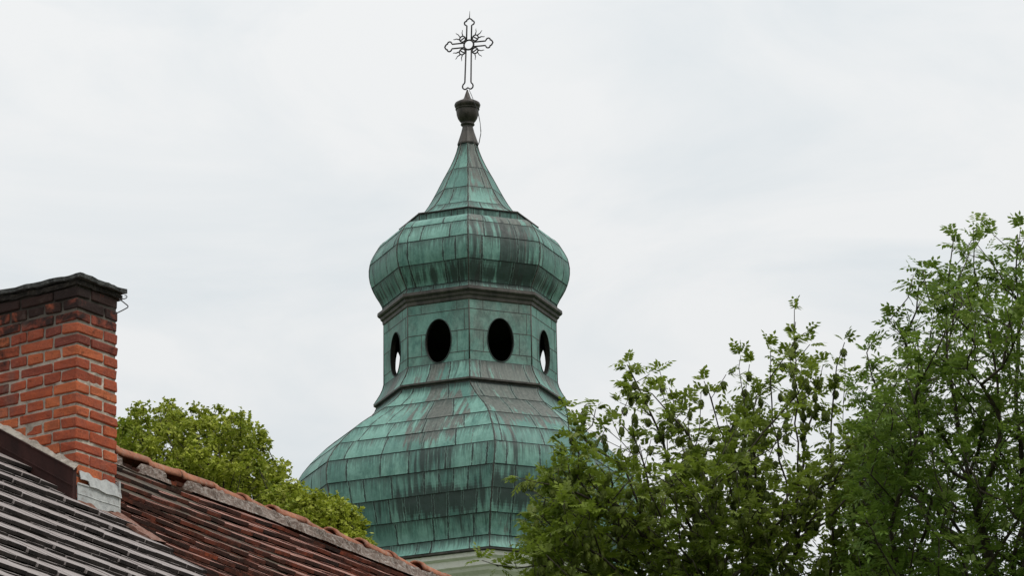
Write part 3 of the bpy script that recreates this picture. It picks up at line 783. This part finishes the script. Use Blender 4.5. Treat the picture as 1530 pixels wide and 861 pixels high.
# --- chimney (local: CR along right face, CL = up-slope along left face)
CL = -CDn
chim_top = 1.415
cmb = MB(); rs = random.Random(12)
H = .0630; J = .0137; PIT = H+J; nC = int((chim_top+1.3)/PIT); zbase = -.62
zs = chim_top - nC*PIT
LTOT = .125+7*.1395; LT = LTOT
def soot(z): return max(0, min(1., (z-(chim_top-.30))/.26))*.78 + .32*max(0, min(1., (z-(chim_top-.85))/.6))
def brick(l0, l1, r0, r1, z, face):
    dz = rs.uniform(-.003, .003); out_ = rs.uniform(-.004, .004); j = .0048
    if rs.random() < .08: out_ -= .003
    c = (min(1, max(0, rs.gauss(.55, .24))), soot(z)+rs.uniform(-.12, .12), rs.random(), 1)
    if z < .75: c = (min(1, c[0]+.16), c[1], c[2], 1)
    o_ = O + CL*l0 + CR*r0 + Z*(z+dz)
    if face == 'L': o_ = o_ - CR*out_
    if face == 'R': o_ = o_ - CL*out_
    ax_, ay_, az_ = CL*(l1-l0), CR*(r1-r0), Z*(H*rs.uniform(.93, 1.03))
    # bevelled, slightly irregular block
    bv = .006
    vs = []; 
    def corner(a, b, k): return o_ + ax_*a + ay_*b + az_*k + Vector([rs.uniform(-j, j) for _ in range(3)])
    C8 = {}
    for a in (0, 1):
        for b in (0, 1):
            for k in (0, 1): C8[(a, b, k)] = corner(a, b, k)
    bm_ = []
    cen = sum(C8.values(), Vector())/8
    ctrl = {}
    idx = {}
    for key, p in C8.items():
        for ax in range(3):
            q = p.copy()
            for oth in range(3):
                if oth == ax: continue
                nk = list(key); nk[oth] = 1-key[oth]; dirv = (C8[tuple(nk)]-p).normalized(); q += dirv*bv
            idx[(key, ax)] = len(vs); vs.append(q)
    fs = []
    for ax in range(3):
        o1, o2 = [i for i in range(3) if i != ax]
        for s in (0, 1):
            ks = []
            for (u_, v_) in ((0, 0), (1, 0), (1, 1), (0, 1)):
                kk_ = [0, 0, 0]; kk_[ax] = s; kk_[o1] = u_; kk_[o2] = v_; ks.append(idx[(tuple(kk_), ax)])
            fs.append(tuple(ks))
    for ax in range(3):           # edges running along ax
        o1, o2 = [i for i in range(3) if i != ax]
        for u_ in (0, 1):
            for v_ in (0, 1):
                k0 = [0, 0, 0]; k1 = [0, 0, 0]; k1[ax] = 1
                for k_ in (k0, k1): k_[o1] = u_; k_[o2] = v_
                fs.append((idx[(tuple(k0), o1)], idx[(tuple(k1), o1)], idx[(tuple(k1), o2)], idx[(tuple(k0), o2)]))
    for key in C8: fs.append((idx[(key, 0)], idx[(key, 1)], idx[(key, 2)]))
    cmb.faces(vs, fs, 0, c)
for ci in range(nC):
    z = zs + ci*PIT
    if z < -.75: continue
    rowA = ci % 2 == 0; Wb = .125; Lb = .2555; g2 = .0145
    if rowA:
        l = 0.
        brick(0, .19, 0, Wb, z, 'L'); l = .19+g2
        while l < LT-.02: brick(l, min(l+Lb, LT), 0, Wb, z, 'L'); l += Lb+g2
        brick(0, Wb, Wb+g2, CHR, z, 'R')
        l = Wb+g2
        while l < LT-.02: brick(l, min(l+Lb, LT), CHR-Wb, CHR, z, 'F'); l += Lb+g2
    else:
        l = Wb+g2
        brick(0, Wb, 0, Lb, z, 'R'); brick(0, Lb, Lb+g2, CHR, z, 'R')
        while l < LT-.02: brick(l, min(l+Wb, LT), 0, Wb, z, 'L'); l += Wb+g2
        l = Lb+g2
        while l < LT-.02: brick(l, min(l+Wb, LT), CHR-Wb, CHR, z, 'F'); l += Wb+g2
    brick(LT-Wb+.02, LT, Wb+g2, CHR-Wb-g2, z, 'B')
chim = cmb.build('chimney', BRICK, house)
chim['label'] = 'red brick chimney stack with sooty top courses'
# store chimney mesh around its own foot so soot and child coordinates are simple
chim.location = O - Vector(house['_o'])
for v in chim.data.vertices: v.co -= chim.location
def cchild(mb, name, m):
    o = mb.build(name, m, None, O); o.location = (0, 0, 0); o.parent = chim; return o
mb = MB(); i_ = .0105
# mortar core as a subdivided, slightly wavy box
def wavy_box(mb, l0, l1, r0, r1, z0, z1, amp, step=.035):
    def face(o_, a, b, la, lb):
        na, nb = max(1, int(la/step)), max(1, int(lb/step)); n = a.cross(b).normalized()
        g_ = [[o_+a*(la*i/na)+b*(lb*j/nb) for j in range(nb+1)] for i in range(na+1)]
        for i in range(na+1):
            for j in range(nb+1):
                p = g_[i][j]; g_[i][j] = p + n*amp*mn.noise((p-O)*16)
        b0 = len(mb.v); vs = [p for rw in g_ for p in rw]
        mb.faces(vs, [(i*(nb+1)+j, (i+1)*(nb+1)+j, (i+1)*(nb+1)+j+1, i*(nb+1)+j+1) for i in range(na) for j in range(nb)], 0, (.5, .5, .5, 1), True)
    face(O+CL*l1+CR*r0+Z*z0, -CL, Z, l1-l0, z1-z0)
    face(O+CL*l0+CR*r0+Z*z0, CR, Z, r1-r0, z1-z0)
    face(O+CL*l0+CR*r1+Z*z0, CL, Z, l1-l0, z1-z0)
    face(O+CL*l1+CR*r1+Z*z0, -CR, Z, r1-r0, z1-z0)
wavy_box(mb, i_, LT-i_, i_, CHR-i_, -.75, chim_top+.01, .006)
cchild(mb, 'mortar', JOINT)
# cap slab, rough
def slab(mb, l0, l1, r0, r1, z0, z1, amp, seed, mi=0):
    st = .03; nl, nr = int((l1-l0)/st), int((r1-r0)/st)
    def dis(p, ed):
        q = (p-O)*8+Vector((seed, 0, 0)); v = Vector((mn.noise(q), mn.noise(q+Vector((5, 3, 1))), mn.noise(q+Vector((9, 1, 7)))))
        q2 = (p-O)*30; v += Vector((mn.noise(q2), mn.noise(q2+Vector((5, 3, 1))), mn.noise(q2+Vector((9, 1, 7)))))*.5
        return p + v*amp
    def zt(l, r):   # gentle fall to the edges
        cl = min(l-l0, l1-l, r-r0, r1-r); return z1 - .012*max(0, 1-cl/.08)
    top = {}; vs = []; fs = []
    for i in range(nl+1):
        for j in range(nr+1):
            l = l0+(l1-l0)*i/nl; r = r0+(r1-r0)*j/nr
            for s, zz in ((0, z0), (1, zt(l, r))):
                top[(i, j, s)] = len(vs); vs.append(dis(O+CL*l+CR*r+Z*zz, 0))
    for i in range(nl):
        for j in range(nr):
            fs.append((top[(i, j, 1)], top[(i, j+1, 1)], top[(i+1, j+1, 1)], top[(i+1, j, 1)]))
            fs.append((top[(i, j, 0)], top[(i+1, j, 0)], top[(i+1, j+1, 0)], top[(i, j+1, 0)]))
    for i in range(nl):
        for j in (0, nr): fs.append((top[(i, j, 0)], top[(i+1, j, 0)], top[(i+1, j, 1)], top[(i, j, 1)]))
    for j in range(nr):
        for i in (0, nl): fs.append((top[(i, j, 0)], top[(i, j+1, 0)], top[(i, j+1, 1)], top[(i, j, 1)]))
    mb.faces(vs, fs, mi, (.5, .5, .5, 1), False)
mb = MB()
slab(mb, -.035, LT+.06, -.03, CHR+.042, chim_top+.030, chim_top+.070, .009, 3)
slab(mb, -.010, LT+.03, -.010, CHR+.020, chim_top-.008, chim_top+.036, .014, 8, 1)
cchild(mb, 'chimney_cap', [CONCRETE, SOOTM])
# bent wire hanging from the cap
mb = MB(); dw = D0+.30
wp = [(178, 447.5), (181, 449), (186, 453), (190, 456.2), (191.3, 457.6), (190.8, 459.6), (188, 461.2), (182, 464.4), (172.5, 469)]
mb.tube([P(x, y, dw) for x, y in wp], .0040, 5)
wp = [(186, 441.5), (189, 442), (189.8, 443.6), (188.5, 445.6), (185.5, 446.8), (181.5, 446.2)]
mb.tube([P(x, y, dw-.02) for x, y in wp], .0036, 5)
cchild(mb, 'bent_wire', WIREM)
# side flashing (left face), mortar fillet above it
def LPt(l, z, d): return O + CL*l + Z*z - CR*d
slp = math.tan(pr_)*.86
mb = MB()
z_t = .205; z_b = .0
L_ = LT+.15
mb.box(LPt(-.004, z_b, .034), CL*L_+Z*(L_*slp), CR*.034, Z*(z_t-z_b), 0)
mb.box(LPt(-.008, z_t-.004, .042), CL*L_+Z*(L_*slp), CR*.040, Z*.010, 0)
mb.box(LPt(-.006, z_b+.095, .040), CL*L_+Z*(L_*slp), CR*.008, Z*.008, 0)
mb.box(LPt(.0, z_b-.02, .11), CL*L_+Z*(L_*slp), CR*.11, Z*.028, 0)
cchild(mb, 'side_flashing', FLASHD)
mb = MB(); prev = None
for i in range(90):
    l = -.02+L_*i/89; nz = mn.noise(Vector((l*14, 2, 0)))*.014+mn.noise(Vector((l*40, 2, 7)))*.006
    z = z_t+.004+l*slp
    sec = [LPt(l, z, .040+nz*.4), LPt(l, z+.012, .034+nz*.5), LPt(l, z+.025+nz, .018+nz*.4), LPt(l, z+.042+nz*1.8, .002), LPt(l, z+.045+nz*1.8, -.01)]
    if prev:
        for q in range(4): mb.quad([prev[q], sec[q], sec[q+1], prev[q+1]], 0)
    prev = sec
cchild(mb, 'mortar_fillet', MORTAR)
# apron flashing on the right (down-slope) face
def APt(r, z, d): return O + CR*r + Z*z + CDn*d
def sheet(mb, r0, r1, zb, zt_, d0, d1, n=28):
    """zb, zt_: functions of r in [0,1]"""
    vs = []; 
    for i in range(n+1):
        s = i/n; r = r0+(r1-r0)*s
        for (zz, dd) in ((zb(s), d0), (zb(s), d0+.006), (zt_(s), d1+.006), (zt_(s), d1)): vs.append(APt(r, zz, dd+.003*math.sin(s*9)))
    fs = []
    for i in range(n):
        for q in range(4): a = i*4+q; b = i*4+(q+1) % 4; fs.append((a, a+4, b+4, b))
    fs.append((0, 1, 2, 3)); fs.append((n*4+3, n*4+2, n*4+1, n*4))
    mb.faces(vs, fs)
wv = lambda s, k, a: a*math.sin(s*k)+a*.5*math.sin(s*k*2.7+1)
mb = MB()
sheet(mb, .0, CHR+.012, lambda s: .005+wv(s, 9, .008), lambda s: .125, .012, .008)
sheet(mb, .0, CHR+.012, lambda s: .118, lambda s: .128, .014, .012)
sheet(mb, .0, CHR+.012, lambda s: .055, lambda s: .060, .014, .012)
sheet(mb, .02, CHR+.02, lambda s: .118+wv(s, 6, .006)+(.03 if s < .18 else 0), lambda s: .205-.012*s+wv(s, 11, .008), .02, .004)
mb.box(APt(CHR+.0, -.03, -.05), CR*.016, CDn*.07, Z*.25, 0)
cchild(mb, 'apron_flashing', FLASHL)
mb = MB()
sheet(mb, -.0, CHR+.03, lambda s: -.085, lambda s: .012+wv(s, 8, .010), .06, .010)
# sheet strip lying down the joint between the two tilings
pts = []
for i in range(24):
    t = -.03+.45*i/23
    pts.append((RP(BW-.10, t, .030+.003*math.sin(i)), RP(BW+.045, t, .042), RP(BW+.045, t, .02), RP(BW-.10, t, .01)))
for a, b in zip(pts, pts[1:]):
    mb.quad([a[0], b[0], b[1], a[1]]); mb.quad([a[1], b[1], b[2], a[2]]); mb.quad([a[3], b[3], b[0], a[0]])
cchild(mb, 'base_flashing', RUST)

# ================================================================ trees
def skeleton(trunk, targets, seg=.22, bias=.35, jit=.014, limbs=()):
    nodes = [Vector(p) for p in trunk]; par = [-1]+list(range(len(trunk)-1)); depth = [0]
    for i in range(1, len(trunk)): depth.append(depth[-1]+(nodes[i]-nodes[i-1]).length)
    for lb in limbs:
        st = min(range(len(nodes)), key=lambda i: (nodes[i]-lb[0]).length); prev = st
        pts = [nodes[st]] + list(lb)
        for a, b in zip(pts, pts[1:]):
            n = max(1, int((b-a).length/.18))
            for k in range(1, n+1):
                nodes.append(a.lerp(b, k/n)+Vector([random.gauss(0, jit) for _ in range(3)])); par.append(prev); depth.append(depth[prev]+(b-a).length/n); prev = len(nodes)-1
    arr = np.array([tuple(p) for p in nodes]); dep = np.array(depth)
    order = sorted(range(len(targets)), key=lambda i: (targets[i]-nodes[len(trunk)-1]).length + random.uniform(0, .6))
    tips = {}
    for ti in order:
        T = targets[ti]; d = arr-np.array(tuple(T)); L_ = np.sqrt((d**2).sum(1))
        up = d[:, 2]                   # node higher than target is penalised
        cost = L_ + bias*dep + np.maximum(0, up+.15)*1.6
        j = int(np.argmin(cost)); p = nodes[j]; L0 = L_[j]
        pd = (nodes[j]-nodes[par[j]]).normalized() if par[j] >= 0 else Vector((0, 0, 1))
        n = max(1, int(L0/seg)); prev = j; m1 = p + pd*L0*.33; m2 = T - Vector((0, 0, 1))*L0*.22
        newp = []
        for k in range(1, n+1):
            t = k/n; q = p*(1-t)**3 + m1*3*t*(1-t)**2 + m2*3*t*t*(1-t) + T*t**3
            if k < n: q = q + Vector([random.gauss(0, jit) for _ in range(3)])
            nodes.append(q); par.append(prev); depth.append(depth[prev]+L0/n); prev = len(nodes)-1; newp.append(q)
        arr = np.vstack([arr, np.array([tuple(q) for q in newp])]); dep = np.array(depth)
        tips[ti] = prev
    return nodes, par, tips
def wood(nodes, par, tips, tipr, power, mb, ntrunk, trunkr):
    cnt = np.zeros(len(nodes))
    for t in tips.values(): cnt[t] += 1
    for i in range(len(nodes)-1, 0, -1): cnt[par[i]] += cnt[i]
    rad = tipr*np.maximum(cnt, 1)**power
    rad = np.minimum(rad, trunkr)
    for i in range(ntrunk): rad[i] = max(rad[i], trunkr*(1-.55*i/ntrunk))
    kids = {}
    for i, p in enumerate(par):
        if p >= 0: kids.setdefault(p, []).append(i)
    # chains: follow the thickest child
    stack = [(0, None)]
    while stack:
        s, pre = stack.pop(); chain = ([pre] if pre is not None else []) + [s]; cur = s
        while cur in kids:
            ks = sorted(kids[cur], key=lambda q: -rad[q])
            for q in ks[1:]: stack.append((q, cur))
            cur = ks[0]; chain.append(cur)
        if len(chain) > 1:
            rr = [float(rad[q]) for q in chain]
            if pre is not None: rr[0] = rr[1]
            mb.tube([nodes[q] for q in chain], rr, 8 if rr[0] > .05 else (5 if rr[0] > .012 else 3), 0)
    return rad
class Leaves:
    def __init__(s): s.v = []; s.c = []
    def blade(s, o, d, side, L_, W_, fold, c, droop=0.):
        """pointed leaf from two folded triangles pairs: o base, d direction, side vector"""
        n = d.cross(side)
        m = o + d*(L_*.45)
        tip = o + d*L_ - Vector((0, 0, 1))*droop*L_
        a = m + side*W_ + n*fold; b = m - side*W_ + n*fold
        s.v += [o, a, tip, b]; s.c.append(c)
    def build(s, name, m, parent):
        n = len(s.v)//4; me = bpy.data.meshes.new(name); off = Vector(parent['_o'])
        co = np.array([tuple(p) for p in s.v], dtype=np.float32)-np.array(tuple(off), dtype=np.float32)
        me.vertices.add(n*4); me.vertices.foreach_set('co', co.ravel())
        # two triangles per leaf, folded on the midrib (0-2)
        idx = np.arange(n)[:, None]*4 + np.array([0, 1, 2, 0, 2, 3])[None, :]
        me.loops.add(n*6); me.loops.foreach_set('vertex_index', idx.ravel().astype(np.int32))
        me.polygons.add(n*2); me.polygons.foreach_set('loop_start', (np.arange(n*2)*3).astype(np.int32)); me.polygons.foreach_set('loop_total', np.full(n*2, 3, dtype=np.int32))
        me.update(); me.validate()
        ca = me.color_attributes.new('pan', 'FLOAT_COLOR', 'CORNER'); cc = np.repeat(np.array(s.c, dtype=np.float32), 6, axis=0); ca.data.foreach_set('color', cc.ravel())
        me.materials.append(m); o = bpy.data.objects.new(name, me); COL.objects.link(o); o.parent = parent; return o
def rv():
    v = Vector((random.gauss(0, 1), random.gauss(0, 1), random.gauss(0, 1))); return v.normalized()
def compound(lv, o, d, L_, n, lw, ll, tone, droop=.5):
    """pinnate leaf: rachis from o towards d, arching down"""
    side = d.cross(Vector((0, 0, 1)));
    side = side.normalized() if side.length > .1 else rv()
    nrm = side.cross(d).normalized(); roll = random.uniform(-.6, .6)
    side = (side*math.cos(roll)+nrm*math.sin(roll)).normalized()
    c = (min(1, max(0, tone+random.uniform(-.22, .22))), random.random(), 0, 1)
    for i in range(n):
        t = .28+.72*i/(n-1) if n > 1 else 1
        p = o + d*(L_*t) - Vector((0, 0, 1))*(droop*L_*t*t*.5)
        dd = (d - Vector((0, 0, 1))*droop*t).normalized()
        if i == n-1: lv.blade(p, dd, side, ll, lw, ll*.06, c, .15)
        else:
            for sg in (-1, 1):
                bd = (dd*.62 + side*sg*.85 + Vector((0, 0, random.uniform(-.25, .1)))).normalized()
                sd_ = bd.cross(nrm).normalized() if bd.cross(nrm).length > .1 else dd
                lv.blade(p, bd, sd_, ll*random.uniform(.8, 1.1), lw, ll*.06, c, .2)
def keybunch(kb, o, L_):
    """hanging bunch of winged seeds: overlapping blades over an egg-shaped cluster"""
    n = 34; tone = random.uniform(.1, .9); w0 = random.uniform(.030, .046)
    for i in range(n):
        t = (i+.5)/n; a = i*2.4; w_ = w0*math.sin(math.pi*min(1, .16+t*.78))
        out_ = Vector((math.cos(a), math.sin(a), 0))
        p = o - Vector((0, 0, 1))*(L_*t*.80) + out_*w_*.75
        d = (out_*.22 + Vector((0, 0, -1))).normalized(); sd_ = d.cross(out_).normalized()
        kb.blade(p, d, sd_, random.uniform(.032, .042), random.uniform(.011, .015), .004, (min(1, max(0, tone+random.uniform(-.3, .3))), random.random()*.9, 0, 1))
def bound(poly, x):
    if x <= poly[0][0]: return poly[0][1]
    for a, b in zip(poly, poly[1:]):
        if a[0] <= x <= b[0]: return a[1]+(b[1]-a[1])*(x-a[0])/(b[0]-a[0])
    return poly[-1][1]
def volume_targets(poly, D, dd, n, ymax, x0, x1, gapf, mind=.17):
    """points inside the crown: under the outline in the middle depth, lower towards front and back"""
    pts = []; tries = 0; cell = {}
    while len(pts) < n and tries < n*60:
        tries += 1
        x = random.uniform(x0, x1); de = random.uniform(-1, 1); yb = bound(poly, x) + 10
        yy = random.uniform(yb + 95*de*de, ymax)
        p = P(x, yy, D+de*dd)
        if gapf and gapf(x, yy, p): continue
        k = (int(p.x//mind), int(p.y//mind), int(p.z//mind))
        if k in cell: continue
        cell[k] = 1; pts.append(p)
    return pts

def ash_tree(base_px, D, dd, poly, tipspx, name, label, nvol, lm, keys, seed, leafL=.17, crownr=2.6, x0=780, x1=1330, gapf=None, tone=.45, leaves_per=(4, 7), limbs=(), lw0=.0145):
    random.seed(seed)
    top = P(base_px[0], base_px[1], D); base = Vector((top.x+.3, top.y+.2, 0))
    tr = root(name, base); tag(tr, label, 'tree', 'ash trees')
    zt = top.z-1.6; trunk = [base.lerp(Vector((top.x, top.y, zt)), k/24)+Vector((math.sin(k*.5)*.05, math.cos(k*.4)*.05, 0)) for k in range(25)]
    tg = [P(x, y, D+dz*dd) for x, y, dz in tipspx]; nt_ = len(tg)
    tg += volume_targets(poly, D, dd, nvol, 880, x0, x1, gapf)
    nv = len(tg)
    # lower crown, out of frame
    for i in range(260):
        a = random.uniform(0, 6.283); rr = crownr*1.15*math.sqrt(random.random()); h = random.uniform(0, 1)
        q = top + Vector((math.cos(a)*rr, math.sin(a)*rr, -2.3-h*4.5)); 
        if rr > .5: tg.append(q)
    lbs = [[P(x, y, D+dz*dd) for x, y, dz in lb] for lb in limbs]
    nodes, par, tips = skeleton(trunk, tg, limbs=lbs)
    wm = MB(); rad = wood(nodes, par, tips, .0042, .46, wm, 25, .19); wm.build('trunk', BARK, tr)
    lv = Leaves(); kb = Leaves()
    for ti, nd in tips.items():
        low = ti >= nv; cur = nd; chain = [nd]; tone_ = tone+.5*mn.noise(nodes[nd]*1.5)
        for _ in range(4):
            if par[cur] < 0: break
            cur = par[cur]; chain.append(cur)
        tipd = (nodes[chain[0]]-nodes[chain[1]]).normalized()
        nl = random.randint(*leaves_per) + (2 if ti < nt_ else 0)
        for i in range(nl):
            if i < 4 or len(chain) < 3: o = nodes[nd]; w_ = .55
            else:
                k = random.randint(1, min(3, len(chain)-1)); o = nodes[chain[k]].lerp(nodes[chain[k-1]], random.random()); w_ = .2
            d = (tipd*w_ + rv()*.75 + Vector((0, 0, .32))).normalized()
            compound(lv, o, d, leafL*random.uniform(.7, 1.25)*(1.4 if low else 1), 3 if low else random.choice((4, 5, 5)), lw0 if not low else .03, .066 if not low else .12, tone_, random.uniform(.2, .9))
        if keys and not low and random.random() < keys:
            o = nodes[chain[0]] + tipd*-.05; keybunch(kb, o-Vector((0, 0, .015)), random.uniform(.08, .115))
            for k in range(1, len(chain)):
                if random.random() < .42:
                    o = nodes[chain[k]].lerp(nodes[chain[k-1]], random.random()*.6) + Vector((random.uniform(-.06, .06), random.uniform(-.06, .06), random.uniform(-.02, .01)))
                    keybunch(kb, o, random.uniform(.06, .11))
    lv.build('crown', lm, tr)
    if keys:
        o = kb.build('seed_clusters', KEYM, tr); o['kind'] = 'stuff'
    return tr

# ash with hanging seed bunches, in front of the dome
P2 = [(775,716),(800,735),(838,640),(850,612),(880,603),(905,640),(925,560),(938,540),(960,560),(985,550),(1005,575),(1022,592),(1050,566),(1068,585),(1085,555),(1105,532),(1130,545),(1150,520),(1172,512),(1188,490),(1205,495),(1222,540),(1245,560),(1262,540),(1285,570),(1330,600)]
T2 = [(868,652,-.1),(885,636,0),(898,655,.05),(915,628,0),(926,602,.1),(862,628,-.1),(890,672,-.2),(872,690,-.3),(840,700,-.4),(825,720,-.4),(850,735,-.5),(775,715,-.6),(790,730,-.5),(845,612,-.3),(855,640,-.2),(876,604,0),(890,612,0),(937,545,.1),(945,560,.1),(985,553,.2),(1000,580,0),(1052,570,0),(1060,590,.2),(1085,560,.1),(1107,533,0),(1120,545,.1),
      (1152,518,0),(1187,462,0),(1187,500,.1),(1202,498,-.1),(1210,515,0),(1262,512,0),(1250,548,.1),(1272,560,-.1),(1230,545,.2),(835,660,-.3),(905,640,-.1),(720,838,-.7),(745,848,-.6),(770,842,-.6),(800,800,-.5),(795,770,-.5),(815,745,-.4),(860,690,-.3),(1027,600,.1),(970,560,.2)]
def gap2(x, y, p):
    if y < 700 and mn.noise(p*1.6+Vector((3, 0, 0))) < -.06: return True
    if 1020 < x < 1320 and y > 560 and mn.noise(p*1.3) < -.20: return True
    if x < 940 and y < 680 and random.random() < .35: return True
    return mn.noise(p*1.3) < -.25
P2b = [(770,735)]+P2[1:]
LIMB2 = [
 [(1100,1010,0),(1070,870,0),(1035,770,.1),(1000,690,.1),(975,620,.1),(950,575,.1)],
 [(1052,820,0),(990,730,.1),(945,680,.0),(905,640,0),(880,612,0)],
 [(1035,780,0),(1030,690,.15),(1005,610,.15),(992,575,.2)],
 [(1085,940,0),(1010,850,-.2),(930,775,-.4),(860,735,-.5),(800,722,-.6)],
 [(1040,870,-.2),(960,800,-.3),(885,725,-.3),(856,660,-.2),(848,620,-.3)],
 [(1110,1000,0),(1140,850,.1),(1130,740,.1),(1090,670,.1),(1062,600,.1)],
 [(1135,790,.1),(1128,690,0),(1112,600,0),(1106,545,0)],
 [(1130,960,0),(1185,830,.1),(1195,700,.1),(1190,600,.1),(1187,480,.1)],
 [(1190,800,.1),(1165,690,.1),(1155,600,0),(1151,530,0)],
 [(1150,990,0),(1240,850,.2),(1255,720,.1),(1262,600,0),(1262,520,0)],
 [(1060,960,-.2),(960,880,-.5),(860,850,-.6),(740,846,-.6)]]
LIMB3 = [
 [(1540,1080,0),(1500,930,0),(1470,800,-.1),(1430,640,-.1),(1415,500,0),(1420,380,0)],
 [(1485,870,0),(1400,740,-.2),(1340,640,-.2),(1300,560,-.2)],
 [(1450,720,-.1),(1380,600,0),(1350,500,0),(1330,478,0)],
 [(1530,1000,0),(1530,820,.2),(1520,600,.1),(1520,450,.1),(1518,350,0)],
 [(1430,640,0),(1460,520,.1),(1456,400,.05),(1454,340,0)],
 [(1500,960,-.2),(1400,850,-.3),(1310,790,-.4)],
 [(1560,1000,0),(1640,800,0),(1680,600,0),(1700,420,0)]]
ash_tree((1105, 900), 52, 1.5, P2, T2, 'ash_tree', 'ash tree hung with dark bunches of seeds in front of the green dome', 900, LEAF_KEY, .6, 5, x0=790, x1=1330, gapf=gap2, tone=.5, leaves_per=(4, 7), leafL=.15, limbs=LIMB2, lw0=.0155)
# taller ash at the right edge
P3 = [(a+8, b+8) for a, b in [(1285,530),(1300,505),(1325,478),(1345,440),(1357,408),(1380,395),(1405,370),(1418,350),(1440,335),(1458,330),(1475,350),(1490,362),(1510,345),(1530,335),(1600,330),(1700,380),(1800,470)]]
T3 = [(a+7, b+5, c_) for a, b, c_ in [(1288,522,-.2),(1296,507,-.1),(1300,540,-.2),(1328,472,0),(1322,485,.1),(1345,500,.1),(1358,407,0),(1365,425,.1),(1372,398,-.1),(1385,400,.1),(1418,350,0),(1425,370,.1),(1453,331,0),(1462,345,.05),(1476,345,0),(1500,362,.1),(1518,338,0),(1527,345,.1),(1540,340,0),(1380,440,-.2),(1350,440,-.1),(1290,575,-.3)]]
def gap3(x, y, p): return mn.noise(p*1.5+Vector((0, 5, 0))) < -.18
ash_tree((1560, 900), 50, 1.9, P3, T3, 'ash_tree', 'tall feathery ash tree without seed bunches at the right edge', 1250, LEAF_ASH, 0, 8, x0=1270, x1=1830, gapf=gap3, tone=.45, leaves_per=(5, 9), leafL=.17, crownr=3.2, limbs=LIMB3)

# bushy lime-green tree between roof and dome
def maple(name, label, D, dd, poly, x0, x1, nvol, seed, base_px):
    random.seed(seed); top = P(base_px[0], base_px[1], D); base = Vector((top.x, top.y, 0))
    tr = root(name, base); tag(tr, label, 'tree')
    trunk = [base.lerp(Vector((top.x, top.y, top.z-2.0)), k/20) for k in range(21)]
    tg = volume_targets(poly, D, dd, nvol, 860, x0, x1, None, .12)
    nv = len(tg)
    for i in range(200):
        a = random.uniform(0, 6.283); rr = 2.4*math.sqrt(random.random()); tg.append(top+Vector((math.cos(a)*rr, math.sin(a)*rr, -1-random.random()*5)))
    nodes, par, tips = skeleton(trunk, tg, .2, .3)
    wm = MB(); wood(nodes, par, tips, .004, .47, wm, 21, .17); wm.build('trunk', BARK, tr)
    lv = Leaves()
    for ti, nd in tips.items():
        low = ti >= nv; tone = .42+.95*mn.noise(nodes[nd]*1.6); p = par[nd]
        sc = 2.2 if low else 1
        for i in range(8 if low else 40):
            o = nodes[nd] + rv()*random.uniform(.015, .105)*sc
            d = (rv() + Vector((0, 0, -.35))).normalized(); up_ = (Vector((0, 0, 1))+rv()*.7).normalized(); sd_ = d.cross(up_)
            if sd_.length < .1: continue
            sd_.normalize(); s = random.uniform(.034, .062)*sc
            c = (min(1, max(0, tone+random.uniform(-.35, .35))), random.random(), 0, 1)
            lv.blade(o, d, sd_, s, s*.34, s*.08, c, .1)
            for sg in (-1, 1):
                b = (d*.75+sd_*sg*.75).normalized(); lv.blade(o+d*s*.1, b, b.cross(up_).normalized(), s*.8, s*.24, s*.05, c, .1)
    lv.build('crown', LEAF_MAPLE, tr)
P1 = [(a, b-9) for a, b in [(120,650),(150,632),(172,622),(190,610),(205,598),(225,606),(245,600),(262,594),(280,606),(300,612),(318,606),(332,602),(350,615),(368,610),(380,630),(395,640),(402,656),(400,672),(415,690),(435,704),(450,716)]]
maple('maple_tree', 'dense lime-green broadleaf tree rising just behind the brick chimney and ridge', 56, 1.6, P1, 120, 440, 1150, 3, (270, 800))
P1b = [(400,735),(430,712),(452,722),(478,730),(495,734),(510,746),(528,750),(536,768),(545,792),(556,815)]
maple('maple_tree', 'smaller yellow-green broadleaf tree whose sprays reach across the foot of the green dome', 48, .9, P1b, 400, 548, 480, 6, (470, 900))
